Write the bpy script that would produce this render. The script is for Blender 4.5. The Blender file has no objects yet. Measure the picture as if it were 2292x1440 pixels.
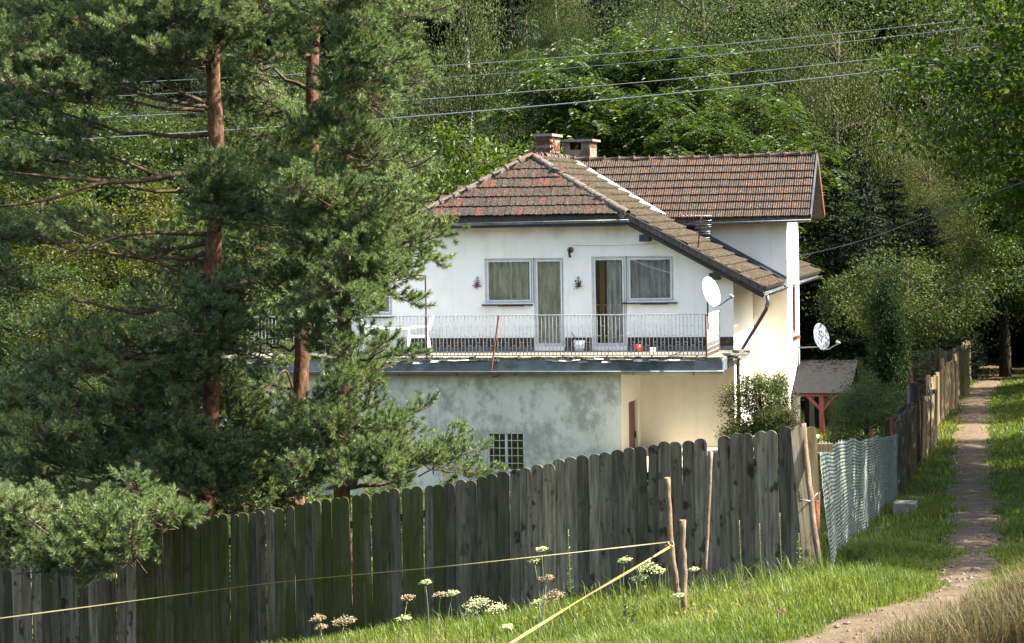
import bpy, math, random
import numpy as np
from mathutils import Vector, Matrix
rs = np.random.RandomState(7)
random.seed(7)
sc = bpy.context.scene

# ------------------------------------------------------------------ camera
FPX = 5500.0; CX, CY = 1146.0, 720.0
ROLL = 0.016; PITCH = math.atan((CY - 470.0) / FPX)
Fv = np.array([0, math.cos(PITCH), -math.sin(PITCH)])
R0 = np.array([1.0, 0, 0]); U0 = np.array([0, math.sin(PITCH), math.cos(PITCH)])
Rv = R0*math.cos(ROLL) - U0*math.sin(ROLL); Uv = U0*math.cos(ROLL) + R0*math.sin(ROLL)
cd = bpy.data.cameras.new('camera'); cam = bpy.data.objects.new('camera', cd)
sc.collection.objects.link(cam); sc.camera = cam
cd.sensor_width = 36; cd.lens = FPX*36/2292; cd.clip_start = 0.5; cd.clip_end = 1500
cam.matrix_world = Matrix(((Rv[0], Uv[0], -Fv[0], 0), (Rv[1], Uv[1], -Fv[1], 0), (Rv[2], Uv[2], -Fv[2], 0), (0, 0, 0, 1)))

# ------------------------------------------------------------------ daylight
SUN_EL = math.radians(47); SUN_A = math.radians(-9.5)      # angle behind the +x axis
sdir = Vector((math.cos(SUN_EL)*math.cos(SUN_A), math.cos(SUN_EL)*math.sin(SUN_A), math.sin(SUN_EL)))
ld = bpy.data.lights.new('sun', 'SUN'); ld.energy = 4.4; ld.angle = math.radians(0.5); ld.color = (1.0, 0.95, 0.86)
sun = bpy.data.objects.new('sun', ld); sc.collection.objects.link(sun)
sun.rotation_euler = sdir.to_track_quat('Z', 'Y').to_euler()
wd = bpy.data.worlds.new('World'); sc.world = wd; wd.use_nodes = True
nt = wd.node_tree; bg = nt.nodes['Background']
sky = nt.nodes.new('ShaderNodeTexSky'); sky.sky_type = 'NISHITA'; sky.sun_disc = False
sky.sun_elevation = SUN_EL; sky.sun_rotation = math.radians(90) - SUN_A
sky.air_density = 1.0; sky.dust_density = 3.0; sky.ozone_density = 0.3
nt.links.new(sky.outputs[0], bg.inputs[0]); bg.inputs[1].default_value = 0.105
sc.view_settings.view_transform = 'Standard'; sc.view_settings.look = 'None'
sc.view_settings.exposure = 2.55; sc.view_settings.gamma = 1.0
sc.cycles.max_bounces = 6; sc.cycles.diffuse_bounces = 3; sc.cycles.glossy_bounces = 3
sc.cycles.transmission_bounces = 4; sc.cycles.transparent_max_bounces = 8
sc.cycles.sample_clamp_indirect = 6.0

# ------------------------------------------------------------------ helpers: pixels to places
def ray(x, y): return Fv*FPX + Rv*(x-CX) - Uv*(y-CY)
def at(x, y, d):
    r = ray(x, y); return r*(d/r[1])
def proj(P):
    P = np.asarray(P, float); z = P @ Fv
    return CX + FPX*(P @ Rv)/z, CY - FPX*(P @ Uv)/z
YAW = math.radians(12.7)
hu = np.array([math.cos(YAW), -math.sin(YAW), 0]); hv = np.array([math.sin(YAW), math.cos(YAW), 0])
HO = at(1643, 785, 59.0)
def fp(x, y, v):
    r = ray(x, y); t = (HO @ hv + v)/(r @ hv); P = r*t - HO
    return float(P @ hu), float(P[2])
def fpu(x, y, u):          # intersection with the plane u = const -> v, w
    r = ray(x, y); t = (HO @ hu + u)/(r @ hu); P = r*t - HO
    return float(P @ hv), float(P[2])

# ------------------------------------------------------------------ terrain
PY = np.array([-60, 0, 18, 21, 22.3, 23.3, 24.6, 26, 27.5, 32, 39, 53, 76, 92, 130, 200, 330.])
PX = np.array([-1, 0., 1.0, 2.5, 3.27, 3.83, 4.37, 4.8, 5.15, 6.05, 7.3, 9.9, 14.3, 18., 24, 30, 40])
PZ = np.array([2, -1.7, -3.60, -3.88, -3.95, -3.98, -4.0, -4.03, -4.08, -4.3, -4.75, -5.55, -6.15, -6.6, -4.5, 6, 40])
KL = np.array([.06, .08, .15, .155, .16, .16, .16, .16, .16, .15, .115, .05, .025, .01, .0, .0, .0])
def _sm(y, tab):
    # smooth 1d interpolation (catmull-like through np.interp averaging)
    s = 0
    for o, w in ((-.7, .25), (0, .5), (.7, .25)): s = s + w*np.interp(y+o, PY, tab)
    return s
def path_x(y): return _sm(np.asarray(y, float), PX)
def ground(x, y):
    x = np.asarray(x, float); y = np.asarray(y, float)
    xp = _sm(y, PX); zp = _sm(y, PZ); k = _sm(y, KL)
    dl = np.maximum(0, xp - 0.9 - x); dl = 45*(1-np.exp(-dl/45))
    dr = np.maximum(0, x - xp - 1.0); dr = np.minimum(dr, 60)
    z = zp - k*dl + .17*dr*np.exp(-dr/60)
    hill = np.maximum(0, y - 96 - .12*np.abs(x)); z = np.where(y > 92, np.maximum(z, -6.6 + .23*hill), z)
    bank = .30*np.exp(-((x-4.7)/.9)**2 - ((y-20.3)/1.3)**2)
    z = z + bank + .025*np.sin(x*1.3+y*.7) + .02*np.sin(y*1.1-x*.6+2)
    z = z - .5*np.clip((y-31)/6, 0, 1)*np.clip((4.5-x)/3, 0, 1)*np.clip((66-y)/8, 0, 1)
    return z
def gz(x, y): return float(ground(x, y))
def hit(px, py, lo=16., hi=140.):
    r = ray(px, py); r = r/r[1]
    ds = np.linspace(lo, hi, 2500); z = r[2]*ds; g = ground(r[0]*ds, ds)
    i = np.argmax(z < g); d = ds[i]
    return np.array([r[0]*d, d, gz(r[0]*d, d)])

# ------------------------------------------------------------------ materials
def nodes(name):
    m = bpy.data.materials.new(name); m.use_nodes = True
    t = m.node_tree; b = t.nodes['Principled BSDF']; return m, t, b
def N(t, kind, **kw):
    n = t.nodes.new(kind)
    for k, v in kw.items():
        if k.startswith('i_'):
            key = k[2:]; key = int(key) if key.isdigit() else key.replace('_', ' ')
            n.inputs[key].default_value = v
        else: setattr(n, k, v)
    return n
def ramp(t, fac, stops):
    r = t.nodes.new('ShaderNodeValToRGB'); e = r.color_ramp.elements
    while len(e) < len(stops): e.new(0.5)
    for i, (p, c) in enumerate(stops):
        e[i].position = p; e[i].color = (*c, 1) if len(c) == 3 else c
    t.links.new(fac, r.inputs[0]); return r.outputs[0]
def mixc(t, fac, a, b, mode='MIX'):
    m = t.nodes.new('ShaderNodeMix'); m.data_type = 'RGBA'; m.blend_type = mode
    for s, i in ((fac, 0), (a, 6), (b, 7)):
        if hasattr(s, 'links') or hasattr(s, 'is_linked'): t.links.new(s, m.inputs[i])
        else: m.inputs[i].default_value = s if i == 0 else (*s, 1)
    return m.outputs[2]
def coords(t, scale=(1, 1, 1), obj_random=False, world=False):
    if world:
        g = t.nodes.new('ShaderNodeNewGeometry'); o = g.outputs['Position']
    else:
        tc = t.nodes.new('ShaderNodeTexCoord'); o = tc.outputs['Object']
    if obj_random:
        oi = t.nodes.new('ShaderNodeObjectInfo'); mm = N(t, 'ShaderNodeMath', operation='MULTIPLY', i_1=91.7)
        t.links.new(oi.outputs['Random'], mm.inputs[0])
        va = N(t, 'ShaderNodeVectorMath', operation='ADD'); t.links.new(o, va.inputs[0]); t.links.new(mm.outputs[0], va.inputs[1]); o = va.outputs[0]
    mp = t.nodes.new('ShaderNodeMapping'); mp.inputs['Scale'].default_value = scale
    t.links.new(o, mp.inputs[0]); return mp.outputs[0]
def noise(t, vec, scale, detail=5, rough=.6, dist=0):
    n = N(t, 'ShaderNodeTexNoise'); n.inputs['Scale'].default_value = scale; n.inputs['Detail'].default_value = detail
    n.inputs['Roughness'].default_value = rough; n.inputs['Distortion'].default_value = dist
    t.links.new(vec, n.inputs['Vector']); return n.outputs['Fac']
def bump(t, b, h, strength=.3, dist=.02):
    n = N(t, 'ShaderNodeBump'); n.inputs['Strength'].default_value = strength; n.inputs['Distance'].default_value = dist
    t.links.new(h, n.inputs['Height']); t.links.new(n.outputs[0], b.inputs['Normal'])
def plain(name, col, rough=.6, metal=0, nscale=8, var=.25, bmp=.1, objrand=0.0):
    m, t, b = nodes(name)
    c = coords(t, obj_random=True); f = noise(t, c, nscale)
    dark = tuple(x*(1-var) for x in col); light = tuple(min(1, x*(1+var)) for x in col)
    o = ramp(t, f, ((.3, dark), (.7, light)))
    if objrand:
        oi = t.nodes.new('ShaderNodeObjectInfo'); o = mixc(t, 1.0, o, ramp(t, oi.outputs['Random'], ((0, (1-objrand,)*3), (1, (1+objrand,)*3))), 'MULTIPLY')
    t.links.new(o, b.inputs['Base Color']); b.inputs['Roughness'].default_value = rough; b.inputs['Metallic'].default_value = metal
    if bmp: bump(t, b, f, bmp, .01)
    return m
def leafmat(name, c1, c2, c3=None, rough=.42, trans=.35, spec=.5, patch=0.0, patchcol=(.3, .2, .03), k=.31):
    c1, c2, c3, patchcol = [None if c is None else tuple(q*k for q in c) for c in (c1, c2, c3, patchcol)]
    m, t, b = nodes(name)
    at_ = N(t, 'ShaderNodeAttribute', attribute_name='rnd')
    st = ((0, c1), (.8, c2)) if c3 is None else ((0, c1), (.6, c2), (1, c3))
    col = ramp(t, at_.outputs['Fac'], st)
    # clump to clump variation of hue through the crown
    v = noise(t, coords(t, obj_random=True), .45, 3)
    col = mixc(t, 1.0, col, ramp(t, v, ((.35, (.72, .8, .7)), (.65, (1.25, 1.15, 1.05)))), 'MULTIPLY')
    if patch:
        v2 = noise(t, coords(t, obj_random=True), .9, 2); msk = ramp(t, v2, ((.55-.1*patch, (0, 0, 0)), (.68, (patch,)*3)))
        col = mixc(t, msk, col, patchcol)
    t.links.new(col, b.inputs['Base Color']); b.inputs['Roughness'].default_value = rough+.06
    b.inputs['Specular IOR Level'].default_value = spec*.5
    tr = t.nodes.new('ShaderNodeBsdfTranslucent'); tcol = mixc(t, 1.0, col, (1.5, 1.6, .7), 'MULTIPLY'); t.links.new(tcol, tr.inputs[0])
    ms = t.nodes.new('ShaderNodeMixShader'); ms.inputs[0].default_value = trans
    t.links.new(b.outputs[0], ms.inputs[1]); t.links.new(tr.outputs[0], ms.inputs[2])
    t.links.new(ms.outputs[0], t.nodes['Material Output'].inputs[0]); return m

MT = {}
# foliage
MT['pine'] = leafmat('pine_needles', (.09, .165, .06), (.30, .43, .17), (.78, .93, .45), rough=.34, trans=.28, spec=.6)
MT['birch'] = leafmat('birch_leaves', (.07, .105, .022), (.16, .20, .05), (.22, .26, .08), rough=.5, trans=.35)
MT['olive'] = leafmat('olive_leaves', (.08, .11, .022), (.16, .195, .04), (.21, .24, .06), rough=.52, trans=.3)
MT['ash'] = leafmat('ash_leaves', (.055, .11, .014), (.115, .185, .028), (.18, .25, .05), rough=.4, trans=.4)
MT['willow'] = leafmat('willow_leaves', (.06, .105, .022), (.15, .215, .065), (.27, .33, .13), rough=.46, trans=.3)
MT['larch'] = leafmat('larch_needles', (.045, .08, .02), (.085, .125, .032), (.12, .16, .045), rough=.6, trans=.3)
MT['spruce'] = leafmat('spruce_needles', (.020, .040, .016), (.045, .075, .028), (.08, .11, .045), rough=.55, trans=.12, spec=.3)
MT['cherry'] = leafmat('cherry_leaves', (.06, .12, .012), (.13, .21, .02), (.22, .28, .03), rough=.35, trans=.42)
MT['maple'] = leafmat('maple_leaves', (.06, .12, .012), (.13, .21, .025), (.26, .33, .045), rough=.45, trans=.5, spec=.35)
MT['shrub'] = leafmat('shrub_leaves', (.05, .095, .018), (.11, .17, .03), (.18, .23, .05), rough=.42, trans=.38)
MT['yellow'] = leafmat('yellowing_leaves', (.07, .12, .018), (.16, .20, .03), (.27, .26, .04), rough=.42, trans=.4, patch=.35, patchcol=(.33, .24, .03))
MT['apple'] = leafmat('apple_leaves', (.06, .10, .02), (.13, .18, .04), (.20, .25, .07), rough=.5, trans=.3, spec=.35)
MT['thuja'] = leafmat('thuja_sprays', (.02, .055, .012), (.045, .095, .02), (.08, .14, .03), rough=.6, trans=.15, spec=.3)
MT['privet'] = leafmat('privet_leaves', (.10, .15, .045), (.26, .35, .10), (.48, .56, .22), rough=.32, trans=.3)
MT['rose'] = leafmat('rose_leaves', (.09, .14, .035), (.26, .35, .10), (.44, .50, .2), rough=.35, trans=.3, patch=.25, patchcol=(.22, .05, .02))
MT['grass'] = leafmat('grass_blades', (.13, .215, .023), (.29, .385, .052), (.54, .59, .15), rough=.42, trans=.38)
MT['drygrass'] = leafmat('dry_grass_blades', (.18, .13, .06), (.33, .25, .12), (.45, .36, .2), rough=.5, trans=.3)
MT['darkwood'] = leafmat('shade_dark_needles', (.005, .013, .005), (.012, .022, .008), rough=.8, trans=.05, spec=.0)  # near-black needles put the deep shade of the woods into the colour
# bark
def barkmat(name, a, b_, c, zs=.5, sc_=14):
    a, b_, c = [tuple(x*.55 for x in q) for q in (a, b_, c)]
    m, t, b = nodes(name); co = coords(t, (1, 1, zs), obj_random=True)
    f = noise(t, co, sc_, 6, .7, .6); o = ramp(t, f, ((.32, a), (.5, b_), (.68, c)))
    t.links.new(o, b.inputs['Base Color']); b.inputs['Roughness'].default_value = .85; bump(t, b, f, .9, .03); return m
MT['pinebark'] = barkmat('pine_bark', (.06, .035, .022), (.165, .08, .042), (.30, .19, .125))
MT['pinetwig'] = barkmat('pine_twig_bark', (.05, .035, .025), (.12, .08, .05), (.22, .15, .10))
MT['bark'] = barkmat('dark_bark', (.03, .024, .018), (.07, .055, .04), (.13, .11, .085))
MT['birchbark'] = barkmat('birch_bark', (.08, .07, .06), (.45, .43, .38), (.62, .6, .55), 3.0, 4)
MT['log'] = barkmat('weathered_pole', (.12, .085, .05), (.27, .19, .12), (.38, .29, .19), .25, 20)
# wood
def woodmat(name, a, b_, knots=.5, moss=None, mossamt=.5):
    a = tuple(q*.5 for q in a); b_ = tuple(q*.5 for q in b_); moss = moss and tuple(q*.5 for q in moss)
    m, t, b = nodes(name); co = coords(t, (1, 1, .07), obj_random=True)
    f = noise(t, co, 30, 6, .6, .3); o = ramp(t, f, ((.33, a), (.66, b_)))
    co2 = coords(t, (1, 1, .55), obj_random=True); f2 = noise(t, co2, 9, 4, .5)
    o = mixc(t, ramp(t, f2, ((.58, (0,)*3), (.66, (knots,)*3))), o, tuple(x*.25 for x in a))
    oi = t.nodes.new('ShaderNodeObjectInfo')
    o = mixc(t, 1.0, o, ramp(t, oi.outputs['Random'], ((0, (.66, .64, .58)), (.5, (.95, .93, .86)), (1, (1.3, 1.24, 1.1)))), 'MULTIPLY')
    if moss:
        f3 = noise(t, coords(t, (1, 1, .16), obj_random=True), 6, 4, .6)
        o = mixc(t, ramp(t, f3, ((.5-.25*mossamt, (0,)*3), (.75-.2*mossamt, (.85,)*3))), o, moss)
    t.links.new(o, b.inputs['Base Color']); b.inputs['Roughness'].default_value = .85; bump(t, b, f, .6, .006); return m
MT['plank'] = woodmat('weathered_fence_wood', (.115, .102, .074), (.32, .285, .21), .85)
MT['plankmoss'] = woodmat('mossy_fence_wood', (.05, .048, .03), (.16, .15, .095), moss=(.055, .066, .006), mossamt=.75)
MT['plankdark'] = woodmat('dark_fence_wood', (.06, .054, .042), (.19, .17, .13), moss=(.06, .065, .015), mossamt=.1)  # dark wood tone, also stands for shade on the short leaning fence
MT['plankpale'] = woodmat('pale_fence_wood', (.16, .12, .07), (.36, .29, .18), .3)  # paler brown wood tone, few knots
MT['plankgreen'] = woodmat('stained_back_fence_wood', (.12, .12, .06), (.24, .23, .11), .2)
MT['eavewood'] = woodmat('grey_eave_board', (.07, .06, .05), (.2, .175, .15), .4)
# masonry
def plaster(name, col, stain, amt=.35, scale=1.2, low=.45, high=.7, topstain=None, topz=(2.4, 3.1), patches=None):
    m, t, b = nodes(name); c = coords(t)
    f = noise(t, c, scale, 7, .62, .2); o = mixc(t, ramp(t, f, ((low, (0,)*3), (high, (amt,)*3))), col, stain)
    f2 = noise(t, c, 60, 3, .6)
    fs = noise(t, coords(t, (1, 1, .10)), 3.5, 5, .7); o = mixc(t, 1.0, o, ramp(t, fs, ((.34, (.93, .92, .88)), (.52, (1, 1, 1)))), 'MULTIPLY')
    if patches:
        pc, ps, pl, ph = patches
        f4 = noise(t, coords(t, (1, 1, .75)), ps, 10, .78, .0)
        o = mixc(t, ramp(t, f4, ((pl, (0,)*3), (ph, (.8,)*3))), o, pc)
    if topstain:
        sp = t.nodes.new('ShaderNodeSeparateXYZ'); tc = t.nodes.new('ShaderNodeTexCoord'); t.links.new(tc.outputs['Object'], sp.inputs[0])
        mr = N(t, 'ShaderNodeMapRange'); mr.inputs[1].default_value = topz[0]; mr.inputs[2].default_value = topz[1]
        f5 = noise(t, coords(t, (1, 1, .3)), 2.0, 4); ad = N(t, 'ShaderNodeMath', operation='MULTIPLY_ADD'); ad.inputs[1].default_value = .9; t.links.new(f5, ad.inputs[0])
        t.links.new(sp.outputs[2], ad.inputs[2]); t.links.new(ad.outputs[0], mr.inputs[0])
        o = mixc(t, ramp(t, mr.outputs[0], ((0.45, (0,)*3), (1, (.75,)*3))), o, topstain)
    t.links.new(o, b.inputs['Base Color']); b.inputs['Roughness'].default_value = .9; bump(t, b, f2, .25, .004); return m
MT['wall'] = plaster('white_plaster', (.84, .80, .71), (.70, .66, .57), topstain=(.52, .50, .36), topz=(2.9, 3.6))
MT['cream'] = plaster('cream_plaster', (.80, .735, .61), (.68, .59, .45), .4, .8)
MT['green'] = plaster('mottled_green_plaster', (.58, .565, .45), (.42, .40, .31), .5, .9, topstain=(.42, .46, .25), topz=(-.3, .15), patches=((.26, .255, .20), 1.3, .46, .58))
MT['plinth'] = plaster('brown_plinth', (.05, .036, .03), (.14, .12, .11), .7, 6, .55, .65)
MT['concrete'] = plain('concrete', (.15, .14, .115), .9, 0, 12, .35, .4)
MT['chim'] = plaster('sooty_render', (.16, .135, .105), (.05, .042, .035), .8, 3, .42, .62)
MT['brick'] = plain('red_brick', (.095, .036, .022), .85, 0, 20, .35, .4, .2)
MT['bounceslab'] = plain('pale_bounce_slab', (.50, .45, .34), .9, 0, 6, .2, .3)  # for the unseen slab added as a light reflector
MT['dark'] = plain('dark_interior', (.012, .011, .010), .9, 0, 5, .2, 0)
# roof
def tilemat(name, reds, lichen=.38):
    m, t, b = nodes(name); oi = t.nodes.new('ShaderNodeObjectInfo')
    base = ramp(t, oi.outputs['Random'], reds)
    c = coords(t, obj_random=True); f = noise(t, c, 17, 6, .75)
    o = mixc(t, ramp(t, f, ((.47, (0,)*3), (.57, (lichen,)*3))), base, (.10, .086, .066))
    f2 = noise(t, c, 15, 6, .75); o = mixc(t, ramp(t, f2, ((.51, (0,)*3), (.57, (.8,)*3))), o, (.028, .024, .018))
    f3 = noise(t, c, 28, 4, .6); o = mixc(t, ramp(t, f3, ((.60, (0,)*3), (.66, (.5,)*3))), o, (.20, .28, .24))
    t.links.new(o, b.inputs['Base Color']); b.inputs['Roughness'].default_value = .88; bump(t, b, f, .5, .01); return m
MT['tile'] = tilemat('clay_hip_tile', ((0, (.022, .016, .012)), (.3, (.036, .023, .016)), (.6, (.050, .025, .016)), (.82, (.070, .024, .015)), (1, (.10, .023, .013))))
MT['tile2'] = tilemat('ribbed_clay_tile', ((0, (.032, .020, .014)), (.5, (.044, .024, .015)), (1, (.060, .024, .014))), .42)
def slopetile():
    m, t, b = nodes('mossy_slope_tile'); at_ = N(t, 'ShaderNodeAttribute', attribute_name='rnd')
    base = ramp(t, at_.outputs['Fac'], ((0, (.035, .024, .017)), (1, (.060, .041, .029)))); c = coords(t)
    o = mixc(t, ramp(t, noise(t, c, 16, 6, .75), ((.50, (0,)*3), (.57, (.75,)*3))), base, (.10, .084, .06))
    o = mixc(t, ramp(t, noise(t, coords(t, (1, .45, 1)), 13, 6, .75), ((.48, (0,)*3), (.56, (.9,)*3))), o, (.028, .026, .014))
    t.links.new(o, b.inputs['Base Color']); b.inputs['Roughness'].default_value = .9; return m
MT['tile3'] = slopetile()
MT['ridge'] = tilemat('ridge_tile_clay', ((0, (.10, .08, .06)), (.7, (.115, .09, .068)), (1, (.16, .075, .045))), .8)
MT['redcap'] = tilemat('red_ridge_clay', ((0, (.09, .06, .042)), (1, (.12, .06, .04))), .4)
# metal, plastic, glass
MT['zinc'] = plain('zinc_sheet', (.10, .115, .125), .45, .4, 3, .5, .05, .4)
MT['gutter'] = plain('painted_gutter', (.13, .15, .135), .45, .2, 5, .25, .05)
MT['brownpipe'] = plain('brown_downpipe', (.06, .03, .025), .4, 0, 6, .2, 0)
MT['rust'] = plain('rusty_iron', (.12, .042, .022), .8, .2, 25, .6, .3)
MT['ironwhite'] = plain('worn_white_iron', (.50, .49, .45), .6, 0, 18, .45, .1)
MT['white'] = plain('white_plastic', (.74, .75, .74), .35, 0, 5, .05, 0)
MT['greyplastic'] = plain('grey_shaded_plastic', (.17, .19, .215), .4, 0, 4, .12, 0)  # grey plastic; on the wall dish the grey stands in for shade
MT['frame'] = plain('window_frame_white', (.58, .58, .54), .4, 0, 8, .12, 0)
MT['black'] = plain('black_metal', (.02, .02, .02), .5, 0, 8, .3, 0)
MT['red'] = plain('red_plastic', (.5, .02, .02), .35, 0, 6, .1, 0)
MT['redwood'] = plain('red_painted_post', (.11, .018, .013), .6, 0, 12, .3, .1)
MT['browndoor'] = plain('brown_door_wood', (.12, .045, .022), .6, 0, 14, .3, .1)
MT['feltlip'] = plain('pale_felt_edge', (.30, .30, .28), .9, 0, 9, .4, .3, .3)
MT['valley'] = plain('light_valley_metal', (.34, .35, .35), .5, .2, 9, .3, .1)
MT['felt'] = plain('shade_dark_felt', (.012, .0125, .013), .95, 0, 7, .25, .3)  # felt darkened in the colour for the tree shade on the canopy
MT['tape'] = plain('yellow_fence_tape', (.19, .165, .06), .55, 0, 30, .15, 0)
MT['wire'] = plain('aluminium_wire', (.32, .32, .3), .4, .6, 5, .1, 0)
MT['dwire'] = plain('black_cable', (.012, .012, .012), .6, 0, 5, .1, 0)
MT['mesh'] = plain('green_coated_wire', (.095, .115, .095), .5, 0, 20, .35, 0)
MT['screen'] = plain('pale_screening', (.20, .215, .19), .7, 0, 9, .3, .1, .15)
MT['moss'] = plain('moss', (.05, .048, .018), 1, 0, 18, .6, .8)
MT['stone'] = plain('stone', (.11, .088, .064), .9, 0, 12, .35, .5)
MT['petal'] = plain('cream_petals', (.34, .36, .15), .7, 0, 40, .2, 0)
MT['petalbrown'] = plain('faded_petals', (.22, .17, .10), .8, 0, 40, .3, 0)
MT['clover'] = plain('pink_petals', (.26, .06, .13), .7, 0, 40, .2, 0)
MT['ypetal'] = plain('yellow_petals', (.4, .3, .03), .7, 0, 40, .2, 0)
MT['stem'] = plain('flower_stem', (.08, .10, .03), .7, 0, 20, .2, 0)
MT['drystem'] = plain('dry_stem', (.17, .13, .07), .7, 0, 20, .2, 0)
MT['blue'] = plain('blue_plastic', (.08, .14, .3), .5, 0, 6, .1, 0)
def curtainmat(name, col):
    m, t, b = nodes(name); c = coords(t, (1, 1, .25)); f = noise(t, c, 8, 6, .7)
    t.links.new(ramp(t, f, ((.36, tuple(x*.5 for x in col)), (.64, col))), b.inputs['Base Color']); b.inputs['Roughness'].default_value = .9; return m
MT['curtain'] = curtainmat('net_curtain', (.78, .78, .66)); MT['curtain2'] = curtainmat('grey_curtain', (.72, .73, .74))
MT['drape'] = curtainmat('ochre_drape', (.22, .11, .03))
def glassmat():
    m, t, b = nodes('window_glass'); b.inputs['Base Color'].default_value = (.02, .02, .02, 1); b.inputs['Roughness'].default_value = .03
    b.inputs['IOR'].default_value = 1.5
    gl = N(t, 'ShaderNodeBsdfGlossy'); gl.inputs['Roughness'].default_value = .02
    tp = N(t, 'ShaderNodeBsdfTransparent'); tp.inputs[0].default_value = (.86, .85, .82, 1)
    ly = N(t, 'ShaderNodeLayerWeight'); ly.inputs[0].default_value = .15
    ad = N(t, 'ShaderNodeMath', operation='ADD'); ad.inputs[1].default_value = .06; t.links.new(ly.outputs[0], ad.inputs[0])
    ms = N(t, 'ShaderNodeMixShader'); t.links.new(ad.outputs[0], ms.inputs[0]); t.links.new(tp.outputs[0], ms.inputs[1]); t.links.new(gl.outputs[0], ms.inputs[2])
    t.links.new(ms.outputs[0], t.nodes['Material Output'].inputs[0]); return m
MT['glass'] = glassmat()
def groundmat():
    m, t, b = nodes('meadow_soil'); c = coords(t, world=True)
    f = noise(t, c, 1.2, 8, .7); f2 = noise(t, c, 12, 5, .7)
    o = mixc(t, ramp(t, f, ((.4, (0,)*3), (.6, (1,)*3))), (.016, .022, .006), (.028, .036, .009))
    o = mixc(t, ramp(t, f2, ((.45, (0,)*3), (.65, (.5,)*3))), o, (.05, .038, .02))
    t.links.new(o, b.inputs['Base Color']); b.inputs['Roughness'].default_value = 1; bump(t, b, f2, .8, .05); return m
MT['ground'] = groundmat()
def pathmat():
    m, t, b = nodes('path_dirt'); c = coords(t, world=True)
    f = noise(t, c, 3, 8, .75); f2 = noise(t, c, 35, 5, .7)
    o = mixc(t, ramp(t, f, ((.35, (0,)*3), (.65, (1,)*3))), (.060, .042, .025), (.15, .112, .07))
    o = mixc(t, ramp(t, f2, ((.55, (0,)*3), (.68, (.7,)*3))), o, (.17, .135, .095))
    t.links.new(o, b.inputs['Base Color']); b.inputs['Roughness'].default_value = 1; bump(t, b, f2, 1.0, .03); return m
MT['path'] = pathmat()

for m_ in MT.values():
    b_ = m_.node_tree.nodes.get('Principled BSDF')
    if b_ and b_.inputs['Roughness'].default_value >= .8: b_.inputs['Specular IOR Level'].default_value = .12
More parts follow.
